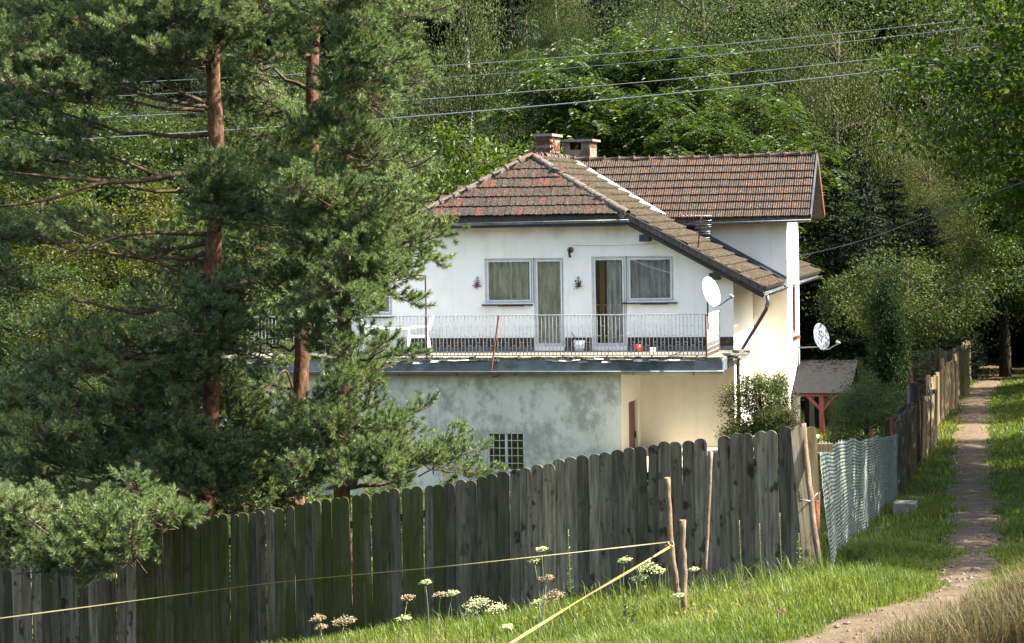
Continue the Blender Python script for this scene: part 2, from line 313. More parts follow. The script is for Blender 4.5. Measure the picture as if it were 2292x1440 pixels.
# ------------------------------------------------------------------ mesh building
def unit(a):
    a = np.asarray(a, float); return a/np.maximum(1e-9, np.linalg.norm(a, axis=-1, keepdims=True))
class G:
    """collects geometry; build() links it as ONE object"""
    def __init__(s): s.v = []; s.f = []; s.n = 0
    def add(s, V, Fc, mi=0, rnd=None, smooth=False):
        V = np.asarray(V, float).reshape(-1, 3); Fc = np.asarray(Fc, int)
        s.v.append(V); s.f.append((Fc + s.n, mi, rnd, smooth)); s.n += len(V); return s
    def box(s, c, size, rot=None, mi=0):
        h = np.array(size, float)/2
        V = np.array([[x, y, z] for z in (-1, 1) for y in (-1, 1) for x in (-1, 1)], float)*h
        if rot is not None: V = V @ np.array(rot).T
        V = V + np.array(c, float)
        return s.add(V, [[0, 2, 3, 1], [4, 5, 7, 6], [0, 1, 5, 4], [2, 6, 7, 3], [0, 4, 6, 2], [1, 3, 7, 5]], mi)
    def bx(s, x0, x1, y0, y1, z0, z1, mi=0):
        return s.box(((x0+x1)/2, (y0+y1)/2, (z0+z1)/2), (abs(x1-x0), abs(y1-y0), abs(z1-z0)), None, mi)
    def bar(s, a, b, w, h, mi=0, up=(0, 0, 1)):
        a = np.array(a, float); b = np.array(b, float); d = unit(b-a); up = np.array(up, float)
        if abs(d @ up) > .98: up = np.array([1., 0, 0])
        x = unit(np.cross(up, d)); z = np.cross(d, x)
        return s.box((a+b)/2, (w, np.linalg.norm(b-a), h), np.array([x, d, z]).T, mi)
    def tube(s, P, r, n=6, mi=0, caps=True, smooth=True):
        P = np.asarray(P, float); m = len(P); r = np.broadcast_to(np.asarray(r, float), (m,))
        T = unit(np.gradient(P, axis=0)); ref = np.array([0, 0, 1.]) if abs(T[0][2]) < .9 else np.array([1., 0, 0])
        A = unit(np.cross(T, ref)); B = np.cross(T, A); a = np.arange(n)*2*math.pi/n
        V = P[:, None, :] + r[:, None, None]*(A[:, None, :]*np.cos(a)[None, :, None] + B[:, None, :]*np.sin(a)[None, :, None])
        i = np.arange(m-1)[:, None]*n; j = np.arange(n)[None, :]; k = (j+1) % n
        Fq = np.stack([i+j, i+k, i+n+k, i+n+j], -1).reshape(-1, 4)
        s.add(V, Fq, mi, None, smooth)
        if caps and n >= 3:
            base = s.n - m*n
            s.f.append((np.array([list(range(n))[::-1]]) + base, mi, None, False)); s.f.append((np.array([list(range(n))]) + base+(m-1)*n, mi, None, False))
        return s
    def prism(s, poly, axis, t0, t1, mi=0):
        # poly: list of 2d points, extruded along axis 'x' 'y' or 'z'
        poly = np.asarray(poly, float); n = len(poly); out = []
        for t in (t0, t1):
            for p in poly:
                out.append({'x': (t, p[0], p[1]), 'y': (p[0], t, p[1]), 'z': (p[0], p[1], t)}[axis])
        s.add(out, [[i, (i+1) % n, n+(i+1) % n, n+i] for i in range(n)], mi)
        b = s.n-2*n; s.f.append((np.array([list(range(n))]) + b, mi, None, False)); s.f.append((np.array([list(range(n))[::-1]]) + b+n, mi, None, False))
        return s
    def xform(s, Mx):
        Mx = np.array(Mx); s.v = [v @ Mx[:3, :3].T + Mx[:3, 3] for v in s.v]; return s
    def mesh(s, name, mats):
        me = bpy.data.meshes.new(name)
        V = np.concatenate(s.v); lens = []; loops = []; mis = []; rn = []; sm = []
        for Fc, mi, r, smo in s.f:
            m, k = Fc.shape; loops.append(Fc.ravel()); lens.append(np.full(m, k)); mis.append(np.full(m, mi))
            rn.append(np.full(m, .5) if r is None else r); sm.append(np.full(m, smo))
        loops = np.concatenate(loops); lens = np.concatenate(lens); mis = np.concatenate(mis); rn = np.concatenate(rn); sm = np.concatenate(sm)
        me.vertices.add(len(V)); me.vertices.foreach_set('co', V.astype(np.float32).ravel())
        me.loops.add(len(loops)); me.loops.foreach_set('vertex_index', loops.astype(np.int32))
        me.polygons.add(len(lens)); st = np.concatenate([[0], np.cumsum(lens)[:-1]])
        me.polygons.foreach_set('loop_start', st.astype(np.int32)); me.polygons.foreach_set('loop_total', lens.astype(np.int32))
        me.polygons.foreach_set('material_index', mis.astype(np.int32)); me.polygons.foreach_set('use_smooth', sm.astype(bool))
        for m_ in (mats if isinstance(mats, (list, tuple)) else [mats]): me.materials.append(MT[m_] if isinstance(m_, str) else m_)
        a = me.attributes.new('rnd', 'FLOAT', 'FACE'); a.data.foreach_set('value', rn.astype(np.float32))
        me.update(calc_edges=True); me.validate(); return me
    def build(s, name, mats, parent=None):
        return link(name, s.mesh(name, mats), parent)
def link(name, data, parent=None, loc=None, rot=None, scale=None):
    o = bpy.data.objects.new(name, data); sc.collection.objects.link(o)
    if parent is not None: o.parent = parent
    if loc is not None: o.location = [float(q) for q in loc]
    if rot is not None: o.rotation_euler = rot
    if scale is not None: o.scale = (scale,)*3 if not hasattr(scale, '__len__') else scale
    return o
def tag(o, label, cat, group=None, kind=None):
    o['label'] = label; o['category'] = cat
    if group: o['group'] = group
    if kind: o['kind'] = kind
    return o
def empty(name, loc=(0, 0, 0), rz=0.0):
    o = link(name, None, None, loc, (0, 0, rz)); o.empty_display_size = .2; return o
def copy_tree(o, parent=None):
    c = o.copy(); sc.collection.objects.link(c); c.parent = parent
    for ch in list(o.children): copy_tree(ch, c)
    return c
def rndunit(n, r=rs):
    v = r.normal(size=(n, 3)); return unit(v)
def leaves(g, P, D, L, W, mi=0, r=rs, cup=.18, rnd=None, nrm=None):
    """rhombic leaves: base point P, direction D, length L, width W"""
    P = np.asarray(P); n = len(P); D = unit(D); q = rndunit(n, r) if nrm is None else unit(nrm + .5*r.normal(size=(n, 3)))
    S = unit(np.cross(D, q)); Nn = np.cross(S, D)
    L = np.broadcast_to(L, (n,))[:, None]; W = np.broadcast_to(W, (n,))[:, None]
    mid = P + D*L*.45 + Nn*L*cup*.5
    V = np.stack([P, mid + S*W*.5, P + D*L - Nn*L*cup*.4, mid - S*W*.5], 1).reshape(-1, 3)
    Fq = np.arange(4*n).reshape(n, 4)
    g.add(V, Fq, mi, r.rand(n) if rnd is None else rnd)
def needles(g, P, D, L, W, mi=0, r=rs, rnd=None):
    n = len(P); D = unit(D); S = unit(np.cross(D, rndunit(n, r)))*W*.5
    L = np.broadcast_to(L, (n,))[:, None]
    V = np.stack([P-S, P+S, P+D*L], 1).reshape(-1, 3)
    g.add(V, np.arange(3*n).reshape(n, 3), mi, r.rand(n) if rnd is None else rnd)
def bez(a, b, c, n=7):
    t = np.linspace(0, 1, n)[:, None]; a, b, c = (np.asarray(q, float) for q in (a, b, c))
    return a*(1-t)**2 + 2*b*t*(1-t) + c*t*t

# ------------------------------------------------------------------ ground, hill, path
gx = np.concatenate([np.arange(-90, -12, 4), np.arange(-12, 24, .4), np.arange(24, 90, 3)])
gy = np.concatenate([np.arange(-60, 16, 4), np.arange(16, 46, .4), np.arange(46, 100, 1.), np.arange(100, 330, 6)])
XX, YY = np.meshgrid(gx, gy); ZZ = ground(XX, YY); nx, ny = len(gx), len(gy)
g = G(); ii = (np.arange(ny-1)[:, None]*nx + np.arange(nx-1)[None, :]).ravel()
g.add(np.stack([XX, YY, ZZ], -1), np.stack([ii, ii+1, ii+nx+1, ii+nx], -1), 0, None, True)
go = g.build('ground', 'ground'); go['kind'] = 'structure'
g = G(); ys = np.concatenate([np.arange(19.6, 46, .3), np.arange(46, 125, .8)]); m = len(ys)
extra = 0*ys
wl = .25 + .08*np.sin(ys*1.7) + .06*np.sin(ys*4.3+1) + np.where(ys < 26, (26-ys)*.09, 0) + ys*.0035; wr = .25 + .08*np.sin(ys*1.3+2) + .06*np.sin(ys*5.1) + ys*.0035
xc = path_x(ys) + extra; V = []
for k in range(7):
    xk = xc - wl + (wl+wr)*k/6; V.append(np.stack([xk, ys, ground(xk, ys) + .035 - .02*abs(k-3)/3], -1))
V = np.stack(V, 1); ii = (np.arange(m-1)[:, None]*7 + np.arange(6)[None, :]).ravel()
g.add(V, np.stack([ii, ii+1, ii+8, ii+7], -1), 0, None, True)
po = g.build('footpath', 'path'); po['kind'] = 'structure'

# ------------------------------------------------------------------ house
HZ = gz(HO[0]-2, HO[1]+2) - HO[2]        # ground level in the house frame
house = empty('house', HO, -YAW)
tag(house, 'white two storey house with red brown tiled roof and a railed terrace', 'house')
WB = -3.0
def wall_strips(name, mat, us, top, w0, holes, v, parent, reveal=.16, mi=0, flip=False, axis='y'):
    """vertical wall on plane v, vertical strips between sorted us, holes [(u0,u1,w0,w1)] with reveals"""
    g = G(); cuts = sorted(set(us) | {h[0] for h in holes} | {h[1] for h in holes})
    def P(a, w, off=0.0): return (a, v+off, w) if axis == 'y' else (v-off, a, w)
    for a, b in zip(cuts[:-1], cuts[1:]):
        if b-a < 1e-6: continue
        hs = sorted([h for h in holes if h[0] <= a+1e-6 and h[1] >= b-1e-6], key=lambda h: h[2]); lo = w0
        for h in hs:
            if h[2] > lo: g.add([P(a, lo), P(b, lo), P(b, h[2]), P(a, h[2])], [[0, 1, 2, 3]])
            lo = h[3]
        g.add([P(a, lo), P(b, lo), P(b, top(b-1e-7)), P(a, top(a+1e-7))], [[0, 1, 2, 3]])
    for (a, b, c, d) in holes:
        for q in (((a, c), (a, d)), ((b, d), (b, c)), ((a, d), (b, d)), ((b, c), (a, c))):
            (p0, z0), (p1, z1) = q
            g.add([P(p0, z0), P(p1, z1), P(p1, z1, reveal), P(p0, z0, reveal)], [[0, 1, 2, 3]])
    return g.build(name, mat, parent)
# key numbers (metres, house frame: x right along the facade, y into the house, z up from the terrace)
RU, RW = -5.1, 4.78               # ridge
EU, EW, SL = .80, 1.50, .556      # right eave
def main_w(u_): return EW + SL*(EU - u_)
CU = -2.5; CW = main_w(CU)        # hip corners
LU = 2*RU - CU
def gable_top(u_):
    uu = u_ if u_ > RU else 2*RU-u_
    return min(3.12, EW + SL*(EU-uu) - .16)
h1 = (-6.13, -4.17, 0, 0)
holes = [(-9.45, -8.5, .9, 1.78), (-6.13, -4.90, 1.17, 2.28), (-4.90, -4.15, .10, 2.28), (-3.46, -2.60, .10, 2.30), (-2.60, -1.44, 1.19, 2.30)]
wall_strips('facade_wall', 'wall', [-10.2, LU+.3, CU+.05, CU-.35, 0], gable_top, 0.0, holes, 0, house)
wall_strips('lower_facade_wall', 'cream', [-2.3, 0], lambda a: .0, WB, [], 0, house)
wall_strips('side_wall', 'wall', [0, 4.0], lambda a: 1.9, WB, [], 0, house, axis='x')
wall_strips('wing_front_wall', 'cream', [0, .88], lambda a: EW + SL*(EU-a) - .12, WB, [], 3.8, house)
DV0, DVR, DV1 = 3.35, 5.15, 6.95   # dormer eave, ridge, rear eave
DW, DRW = 3.20, 4.74
def dgt(v_): return DW + (DRW-DW)*(1-abs(v_-DVR)/(DVR-DV0)) - .1
wall_strips('wing_gable_wall', 'wall', [3.8, DVR, 6.6], dgt, WB, [(4.95, 5.75, .10, 1.42)], .88, house, axis='x')
# dormer cheek above the main slope
g = G(); ue = EU - (DW-EW)/SL
g.add([(ue, 3.8, DW), (.88, 3.8, main_w(.88)-.06), (.88, 3.8, DW+.1), (ue, 3.8, DW+.1)], [[0, 1, 2, 3]])
g.build('dormer_wall', 'wall', house)
# remaining walls (rear, left) so that the house is closed
g = G(); g.add([(-10.2, 0, WB), (-10.2, 12.2, WB), (-10.2, 12.2, 1.8), (-10.2, 0, 1.8)], [[0, 1, 2, 3]])
g.add([(0, 6.6, WB), (0, 12.2, WB), (0, 12.2, 1.8), (0, 6.6, 1.8)], [[0, 1, 2, 3]]); g.add([(0, 6.6, WB), (.88, 6.6, WB), (.88, 6.6, 1.5), (0, 6.6, 1.5)], [[0, 1, 2, 3]])
g.add([(-10.2, 12.2, WB), (0, 12.2, WB), (0, 12.2, 1.8), (RU, 12.2, 4.5), (-10.2, 12.2, 1.8)], [[0, 1, 2, 3, 4]])
g.build('rear_wall', 'wall', house)
# plinth strip along the terrace, and a plinth lump at the corner
g = G(); g.bx(-8.4, -4.92, -.025, -.003, .02, .33); g.bx(-4.13, -3.48, -.025, -.003, .02, .33); g.bx(-2.58, -.0, -.025, -.003, .02, .33); g.bx(-10.1, -9.5, -.025, -.003, .02, .33)
g.build('plinth', 'plinth', house)
g = G()
for x0, x1 in ((-9.0, -4.92), (-4.13, -3.48), (-2.58, 0.0)): g.bx(x0, x1, -.10, -.03, .0, .11)
g.build('base_ledge', 'zinc', house)
# room box behind the windows
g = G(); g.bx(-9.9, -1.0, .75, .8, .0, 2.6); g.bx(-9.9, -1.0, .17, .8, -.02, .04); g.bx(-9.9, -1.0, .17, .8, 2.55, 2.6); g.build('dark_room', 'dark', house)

def window(u0, u1, w0, w1, v, sash, parent=house, curtain=None, fr=.04, name='window', axis='y', panes=None, framemat='frame'):
    g = G()
    def B(a, b, c, d, y0, y1):
        if axis == 'y': g.bx(a, b, v+y0, v+y1, c, d)
        else: g.bx(v-y1, v-y0, a, b, c, d)
    B(u0, u0+fr, w0, w1, .04, .12); B(u1-fr, u1, w0, w1, .04, .12); B(u0+fr, u1-fr, w0, w0+fr, .04, .12); B(u0+fr, u1-fr, w1-fr, w1, .04, .12)
    if sash:
        a, b, c, d = u0+fr+.008, u1-fr-.008, w0+fr+.008, w1-fr-.008; s = .042
        B(a, a+s, c, d, .02, .09); B(b-s, b, c, d, .02, .09); B(a+s, b-s, c, c+s, .02, .09); B(a+s, b-s, d-s, d, .02, .09)
    o = g.build(name, framemat, parent)
    e = fr + (.050 if sash else 0) - .004
    p = G()
    if axis == 'y': p.bx(u0+e, u1-e, v+.055, v+.061, w0+e, w1-e)
    else: p.bx(v-.061, v-.055, u0+e, u1-e, w0+e, w1-e)
    p.build('pane', 'glass', o)
    if curtain:
        c = G(); n = 60
        for (ca, cb) in curtain[1]:
            xs = np.linspace(ca, cb, n); off = .15 + .045*np.sin(xs*46) + .012*np.sin(xs*97+1)
            V = np.concatenate([np.stack([xs, v+off, np.full(n, w0-.02)], -1), np.stack([xs, v+off*.98, np.full(n, w1+.02)], -1)])
            i = np.arange(n-1); c.add(V, np.stack([i, i+1, i+1+n, i+n], -1), 0, None, True)
        c.build('curtain', curtain[0], o)
    return o
window(-9.45, -8.5, .9, 1.78, 0, True, curtain=('curtain', [(-9.5, -8.45)]))
window(-6.13, -4.92, 1.17, 2.28, 0, True, curtain=('curtain', [(-6.2, -4.85)]))
window(-4.90, -4.15, .10, 2.28, 0, True, curtain=('curtain', [(-4.95, -4.1)]), name='balcony_door')
window(-3.46, -2.62, .10, 2.30, 0, True, curtain=('curtain2', [(-3.12, -2.6)]), name='balcony_door')
window(-2.60, -1.44, 1.19, 2.30, 0, True, curtain=('curtain2', [(-2.65, -1.4)]))
g = G(); g.box((-3.24, .20, 1.2), (.12, .02, 2.2)); g.build('ochre_drape', 'drape', house)
for a, b, w in ((-6.2, -4.93, 1.15), (-2.70, -1.36, 1.17), (-9.5, -8.45, .88)):
    g = G(); g.box(((a+b)/2, -.03, w-.012), (b-a, .12, .035)); g.box(((a+b)/2+.1, -.05, w-.03), ((b-a)*.5, .08, .03)); g.build('window_sill', 'plinth', house)
# lintel shade strips
# wing window (brown frame, brick sill)
wo = window(4.95, 5.75, .10, 1.42, .88, True, axis='x', framemat='browndoor')
g = G()
for k in range(4): g.box((.91, 5.0+k*.22, .02), (.16, .2, .09), Matrix.Rotation(.1*((k % 2)-.5), 3, 'Y'))
g.build('brick_sill', 'brick', house)

g = G(); g.bx(-2.2, 3.0, -6, -.05, -2.5, -2.34); g.bx(.95, 1.7, -.04, 3.4, -2.5, -2.34); yo = g.build('bounce_slab', 'bounceslab', None); yo.location = HO.tolist(); yo.rotation_euler = (0, 0, -YAW); yo['kind'] = 'structure'  # unseen pale slab, added to bounce sunlight up onto the cream walls
# terrace slab, flashing, gutter, lower extension
TV = -2.9
g = G(); g.bx(-12.4, .10, TV+.02, -.002, -.16, -.01); g.build('terrace_slab', 'concrete', house)
g = G(); r_ = np.random.RandomState(3)
xs = np.arange(-12.4, .05, .05)
for x in xs:
    w = .012 + .03*r_.rand()**3; g.box((x+.04, TV+.06+.06*r_.rand(), .0+w*.2), (.06+.1*r_.rand(), .06+.1*r_.rand(), w*1.4), Matrix.Rotation(r_.rand()*3, 3, 'Z'))
g.build('moss_edge', 'moss', house)['kind'] = 'stuff'
# floor sheet (mossy boards)
g = G(); g.bx(-12.3, .02, TV+.12, -.04, -.008, .012); g.build('terrace_floor', 'concrete', house)
r_ = np.random.RandomState(5); x = -12.4
while x < .02:                                  # overlapping sheets of flashing, uneven
    w = min(.75+.5*r_.rand(), .10-x)
    g = G(); t = .05*(r_.rand()-.5)
    g.prism([(x, -.30), (x+w+.02, -.30), (x+w+.02, -.06+t*.4), (x+w*.5, -.075+t), (x, -.06-t*.4)], 'y', TV-.012-.006*r_.rand(), TV-.002)
    g.build('flashing_sheet', 'zinc', house)
    if r_.rand() < .62:
        g = G()
        for q_ in range(5): g.box((x+w*(q_+.5)/5, TV-.03-.02*r_.rand(), -.055+.02*r_.randn()), (w/5+.03, .09, .008), Matrix.Rotation(.25*r_.randn(), 3, 'X') @ Matrix.Rotation(.05*r_.randn(), 3, 'Y'))
        g.build('felt_lip', 'feltlip', house)
    x += w
g = G()
g.prism([(TV-.06, -.07), (TV+.2, -.03), (TV+.2, -.05), (TV-.06, -.085)], 'x', .10, .13); g.bx(.10, .115, TV, -.2, -.3, -.05)
g.build('end_flashing', 'zinc', house)
# rubble of felt at the right end of the terrace
g = G(); r_ = np.random.RandomState(9)
for k in range(26): g.box((.12+.16*r_.rand(), TV+.9+1.9*r_.rand(), -.1+.12*r_.rand()), (.12+.2*r_.rand(), .2+.3*r_.rand(), .02+.03*r_.rand()), Matrix.Rotation(r_.rand()*3, 3, 'Z') @ Matrix.Rotation((r_.rand()-.5), 3, 'Y'))
g.build('torn_felt', 'concrete', house)['kind'] = 'stuff'
def gutter(name, a, b, r=.075, parent=house, mat='gutter', n=18, up=(0, 0, 1), brackets=0):
    a = np.array(a, float); b = np.array(b, float); d = unit(b-a); x = unit(np.cross(d, (0, 0, 1.))); z = np.cross(x, d)
    ang = np.linspace(math.pi, 2*math.pi, 9); g = G(); V = []
    for rr in (r, r-.008):
        for e in (a, b):
            V.append(np.array([e + x*math.cos(t)*rr + z*math.sin(t)*rr for t in ang]))
    V = np.concatenate(V); i = np.arange(8)
    g.add(V, np.concatenate([np.stack([i, i+1, i+10, i+9], -1), np.stack([i+18, i+27, i+28, i+19], -1)]), 0, None, True)
    g.add(V, np.array([[0, 9, 27, 18], [8, 26, 35, 17]]))
    g.add(V, np.stack([i, i+18, i+19, i+1], -1)); g.add(V, np.stack([i+9, i+10, i+28, i+27], -1))
    g.tube([a+x*r*1.0*-1, b-x*r], .010, 6); g.tube([a+x*r, b+x*r], .010, 6)
    o = g.build(name, mat, parent)
    L = np.linalg.norm(b-a)
    for k in range(brackets):
        q = a + d*L*(k+.5)/brackets; bm = G()
        bm.tube([q + x*math.cos(t)*(r+.008) + z*math.sin(t)*(r+.008) for t in ang], .010, 5)
        bm.build('bracket', 'rust', o)
    return o
gutter('terrace_gutter', (-12.4, TV-.10, -.30), (.16, TV-.10, -.29), .085, brackets=9)
wall_strips('extension_wall', 'green', [-12.2, -2.28], lambda a: -.17, WB-.4, [(lambda q: (q[0], q[1], q[2], q[3]))((fp(1090, 1000, -2.72)[0], fp(1175, 1000, -2.72)[0], fp(1130, 1056, -2.72)[1], fp(1130, 967, -2.72)[1]))], -2.72, house)
q0, q1, qb, qt = fp(1090, 1000, -2.72)[0], fp(1175, 1000, -2.72)[0], fp(1130, 1056, -2.72)[1], fp(1130, 967, -2.72)[1]
wall_strips('porch_side_wall', 'cream', [-2.72, 0], lambda a: -.17, WB, [(-1.75, -.55, WB+.1, -1.12)], -2.28, house, axis='x', reveal=.1)
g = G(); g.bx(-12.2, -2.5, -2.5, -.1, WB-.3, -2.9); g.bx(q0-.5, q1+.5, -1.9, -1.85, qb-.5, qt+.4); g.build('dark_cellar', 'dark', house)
# door of boards on the side wall
do = G(); do.bx(-2.40, -2.37, -1.75, -.55, WB+.1, -1.12); do = do.build('cellar_door', 'browndoor', house)
for k in range(5):
    b_ = G(); b_.bx(-2.365, -2.345, -1.74+k*.238, -1.74+k*.238+.225, WB+.1, -1.13); b_.build('board', 'browndoor', do)
b_ = G(); b_.bx(-2.345, -2.30, -.66, -.62, -2.05, -1.9); b_.build('handle', 'black', do)
# barred cellar window
wo = window(q0, q1, qb, qt, -2.72, False, fr=.05)
g = G(); g.bx((q0+q1)/2-.03, (q0+q1)/2+.03, -2.68, -2.62, qb, qt); g.build('sash', 'frame', wo)
for k in range(7):
    x = q0+.02+(q1-q0-.04)*k/6; b_ = G(); b_.tube([(x, -2.745, qb), (x, -2.745, qt)], .0085, 5); b_.build('grille_bar', 'ironwhite', wo)
for k in range(6):
    z = qb+.02+(qt-qb-.04)*k/5; b_ = G(); b_.tube([(q0, -2.755, z), (q1, -2.755, z)], .0085, 5); b_.build('grille_bar', 'ironwhite', wo)

# ---- roof decks
g = G()
def slab(g, P, th=.10, mi=0):
    P = np.array(P, float); n = unit(np.cross(P[1]-P[0], P[2]-P[0])); n = n if n[2] > 0 else -n; m_ = len(P)
    V = np.concatenate([P, P-n*th]); g.add(V, [list(range(m_))], mi); g.add(V, [list(range(m_, 2*m_))], mi)
    g.add(V, [[i, (i+1) % m_, m_+(i+1) % m_, m_+i] for i in range(m_)], mi)
FV, RV = -.52, 12.6
AP = (RU, 1.0, RW)
e = -.03
slab(g, [(CU, FV, CW+e), (EU, FV, EW+e), (EU, RV, EW+e), (RU, RV, RW+e), (RU, 1.0, RW+e)])
slab(g, [(LU, FV, CW+e), (2*RU-EU, FV, EW+e), (2*RU-EU, RV, EW+e), (RU, RV, RW+e), (RU, 1.0, RW+e)])
slab(g, [(CU, FV, CW+e), (RU, 1.0, RW+e), (LU, FV, CW+e)])
g.build('roof_deck', 'eavewood', house)
def zdorm(v_): return DW + (DRW-DW)*(1-abs(v_-DVR)/(DVR-DV0))
DU1 = 1.52; DUR = EU-(DRW-EW)/SL   # right end of the dormer ridge, left end on main slope
g = G(); ul = EU-(DW-EW)/SL
slab(g, [(ul, DV0, DW+e), (DU1, DV0, DW+e), (DU1, DVR, DRW+e), (DUR, DVR, DRW+e)])
slab(g, [(ul, DV1, DW+e), (DU1, DV1, DW+e), (DU1, DVR, DRW+e), (DUR, DVR, DRW+e)])
g.build('dormer_roof_deck', 'eavewood', house)

# ---- tiles
def tile_mesh_flat(w=.148, L=.42, t=.022, seed=0):
    g = G(); n = 6; xs = np.linspace(-w/2+.004, w/2-.004, n+1); prof = [(x, -L*.5 - .022*math.cos(x/w*math.pi)) for x in xs]
    poly = prof + [(w/2-.004, L/2), (-w/2+.004, L/2)]
    g.prism(poly, 'z', 0, t); return g.mesh('roof_tile', 'tile')
def tile_mesh_rib(w=.236, L=.38, ribs=4):
    g = G(); n = ribs*4; xs = np.linspace(-w/2+.003, w/2-.003, n+1); zz = .016 + .011*np.cos(np.arange(n+1)*2*math.pi/4)
    V = []
    for y in (-L/2, L/2):
        for x, z in zip(xs, zz): V.append((x, y, z))
    for x in xs: V.append((x, -L/2, -.02))
    i = np.arange(n); m1 = n+1
    g.add(V, np.concatenate([np.stack([i, i+1, i+1+m1, i+m1], -1), np.stack([i, i+2*m1, i+1+2*m1, i+1], -1)]), 0); return g.mesh('dormer_tile', 'tile2')
tmf = tile_mesh_flat(t=.034); tmr = tile_mesh_rib()
def frame_on(p0, xd, up):          # matrix with x along xd, y up the slope
    x = unit(xd); y = unit(up); z = np.cross(x, y); return x, y, z
# front hip
hip = G(); hip.bx(LU, CU, FV-.01, FV+.03, CW-.14, CW-.03); hip = hip.build('front_hip', 'eavewood', house)
upv = np.array([0, 1.0-FV, RW-CW]); SLn = np.linalg.norm(upv); ux, uy, uz = frame_on(0, (1, 0, 0), upv)
lift = math.radians(5.0); rows = 7; gauge = SLn/6.35; r_ = np.random.RandomState(11); ntile = 0
for rr in range(rows):
    s0 = rr*gauge - .05; sc_ = s0 + gauge*.5
    if sc_ > SLn-.08: break
    half = (CU-LU)/2*(1-(sc_)/SLn) ; nt_ = int(2*half/.150)
    base = np.array([RU, FV, CW]) + uy*(s0+.21)
    for k in range(-nt_//2-1, nt_//2+2):
        x = (k+.5*(rr % 2)*.9)*.150
        if abs(x) > half+.02: continue
        Mx = Matrix(((ux[0], uy[0], uz[0], 0), (ux[1], uy[1], uz[1], 0), (ux[2], uy[2], uz[2], 0), (0, 0, 0, 1)))
        p = base + ux*(x+.004*r_.randn()) + uz*(.028+.004*r_.rand()) + uy*.006*r_.randn()
        o = link('roof_tile', tmf, hip); o.matrix_local = Matrix.Translation([float(q) for q in p]) @ Mx @ Matrix.Rotation(-lift+.012*r_.randn(), 4, 'X') @ Matrix.Rotation(.02*r_.randn(), 4, 'Z'); ntile += 1
# dormer front slope
dorm = G(); dorm.bx(ul+.1, DU1-.02, DV0-.0, DV0+.03, DW-.13, DW-.03); dorm = dorm.build('dormer_slope', 'eavewood', house)
upv = np.array([0, DVR-DV0, DRW-DW]); SLn = np.linalg.norm(upv); ux, uy, uz = frame_on(0, (1, 0, 0), upv)
gauge = SLn/8.0
for rr in range(8):
    sc_ = (rr+.5)*gauge; left = ul + (DUR-ul)*sc_/SLn + .10
    x = DU1-.12
    while x-.10 > left:
        Mx = Matrix(((ux[0], uy[0], uz[0], 0), (ux[1], uy[1], uz[1], 0), (ux[2], uy[2], uz[2], 0), (0, 0, 0, 1)))
        p = np.array([x, DV0, DW]) + uy*(rr*gauge+.13 + .008*math.sin(x*2+rr)+.004*r_.randn()) + uz*(.028+.003*r_.rand())
        o = link('dormer_tile', tmr, dorm); o.matrix_local = Matrix.Translation([float(q) for q in p]) @ Mx @ Matrix.Rotation(-math.radians(6.5)+.012*r_.randn(), 4, 'X'); ntile += 1
        x -= .238
# rear half of the dormer, sheet of tiles as one piece
g = G(); 
for rr in range(8):
    a = DV1-(rr)*(DV1-DVR)/8; b = DV1-(rr+1.25)*(DV1-DVR)/8
    g.add([(ul-(0)*.1, a, zdorm(a)+.05), (DU1, a, zdorm(a)+.05), (DU1, b, min(DRW, zdorm(b))+.02), (ul, b, min(DRW, zdorm(b))+.02)], [[0, 1, 2, 3]])
g.build('rear_dormer_slope', 'tile3', house)
# main right slope: many small tiles seen edge-on, one piece
g = G(); sl = math.hypot(RU-EU, RW-EW); sv = np.array([RU-EU, 0, RW-EW])/sl; sn = np.array([-sv[2], 0, sv[0]]); sn = sn if sn[2] > 0 else -sn
ngr = 19; gauge = (sl+.02)/ngr; Vs = []; Rr = []
for rr in range(ngr):
    s0 = rr*gauge - .04; umid = EU + sv[0]*(s0+gauge/2)
    vs = np.arange(FV+.02, RV, .235)
    for v_ in vs:
        vm = v_+.115; wm = main_w(umid)
        if umid > DUR-.1 and DV0 < vm < DV1 and zdorm(vm) > wm+.03 : continue
        if umid < CU and vm < FV + (1.0-FV)*(CU-umid)/(CU-RU): continue
        if umid > -.02 and 3.75 < vm < 6.65: continue
        for q in range(3):                        # three ribs a tile
            va = v_+q*.077; r1 = .02*r_.rand()
            for (xa, xb, ha, hb) in ((va, va+.04, .012, .045), (va+.04, va+.077, .045, .012)):
                A = np.array([EU, 0, EW]) + sv*(s0) ; B = A + sv*(gauge+.07)
                L_ = .055+r1*2
                Vs += [A+np.array([0, xa, 0])+sn*(ha+L_), A+np.array([0, xb, 0])+sn*(hb+L_), B+np.array([0, xb, 0])+sn*(hb+.012), B+np.array([0, xa, 0])+sn*(ha+.012)]
                Vs += [A+np.array([0, xa, 0])+sn*(ha+L_), A+np.array([0, xa, 0])-sn*.0, A+np.array([0, xb, 0])-sn*.0, A+np.array([0, xb, 0])+sn*(hb+L_)]
                Rr += [r_.rand()]*2
g.add(Vs, np.arange(len(Vs)).reshape(-1, 4), 0, np.array(Rr)); g.build('main_slope_tiles', 'tile3', house)['kind'] = 'stuff'
# left slope sheet
g = G(); 
for rr in range(16):
    u0_, u1_ = (2*RU-EU) + rr*(EU-RU)/16, (2*RU-EU) + (rr+1.2)*(EU-RU)/16
    if u1_ < RU+.1:
        v0a = FV if u0_ < LU else FV+(1.0-FV)*(u0_-LU)/(RU-LU)
        g.add([(u0_, v0a, EW+SL*(u0_-(2*RU-EU))+.06), (u0_, RV, EW+SL*(u0_-(2*RU-EU))+.06), (u1_, RV, EW+SL*(u1_-(2*RU-EU))+.01), (u1_, v0a, EW+SL*(u1_-(2*RU-EU))+.01)], [[0, 1, 2, 3]])
g.build('left_slope_tiles', 'tile3', house)
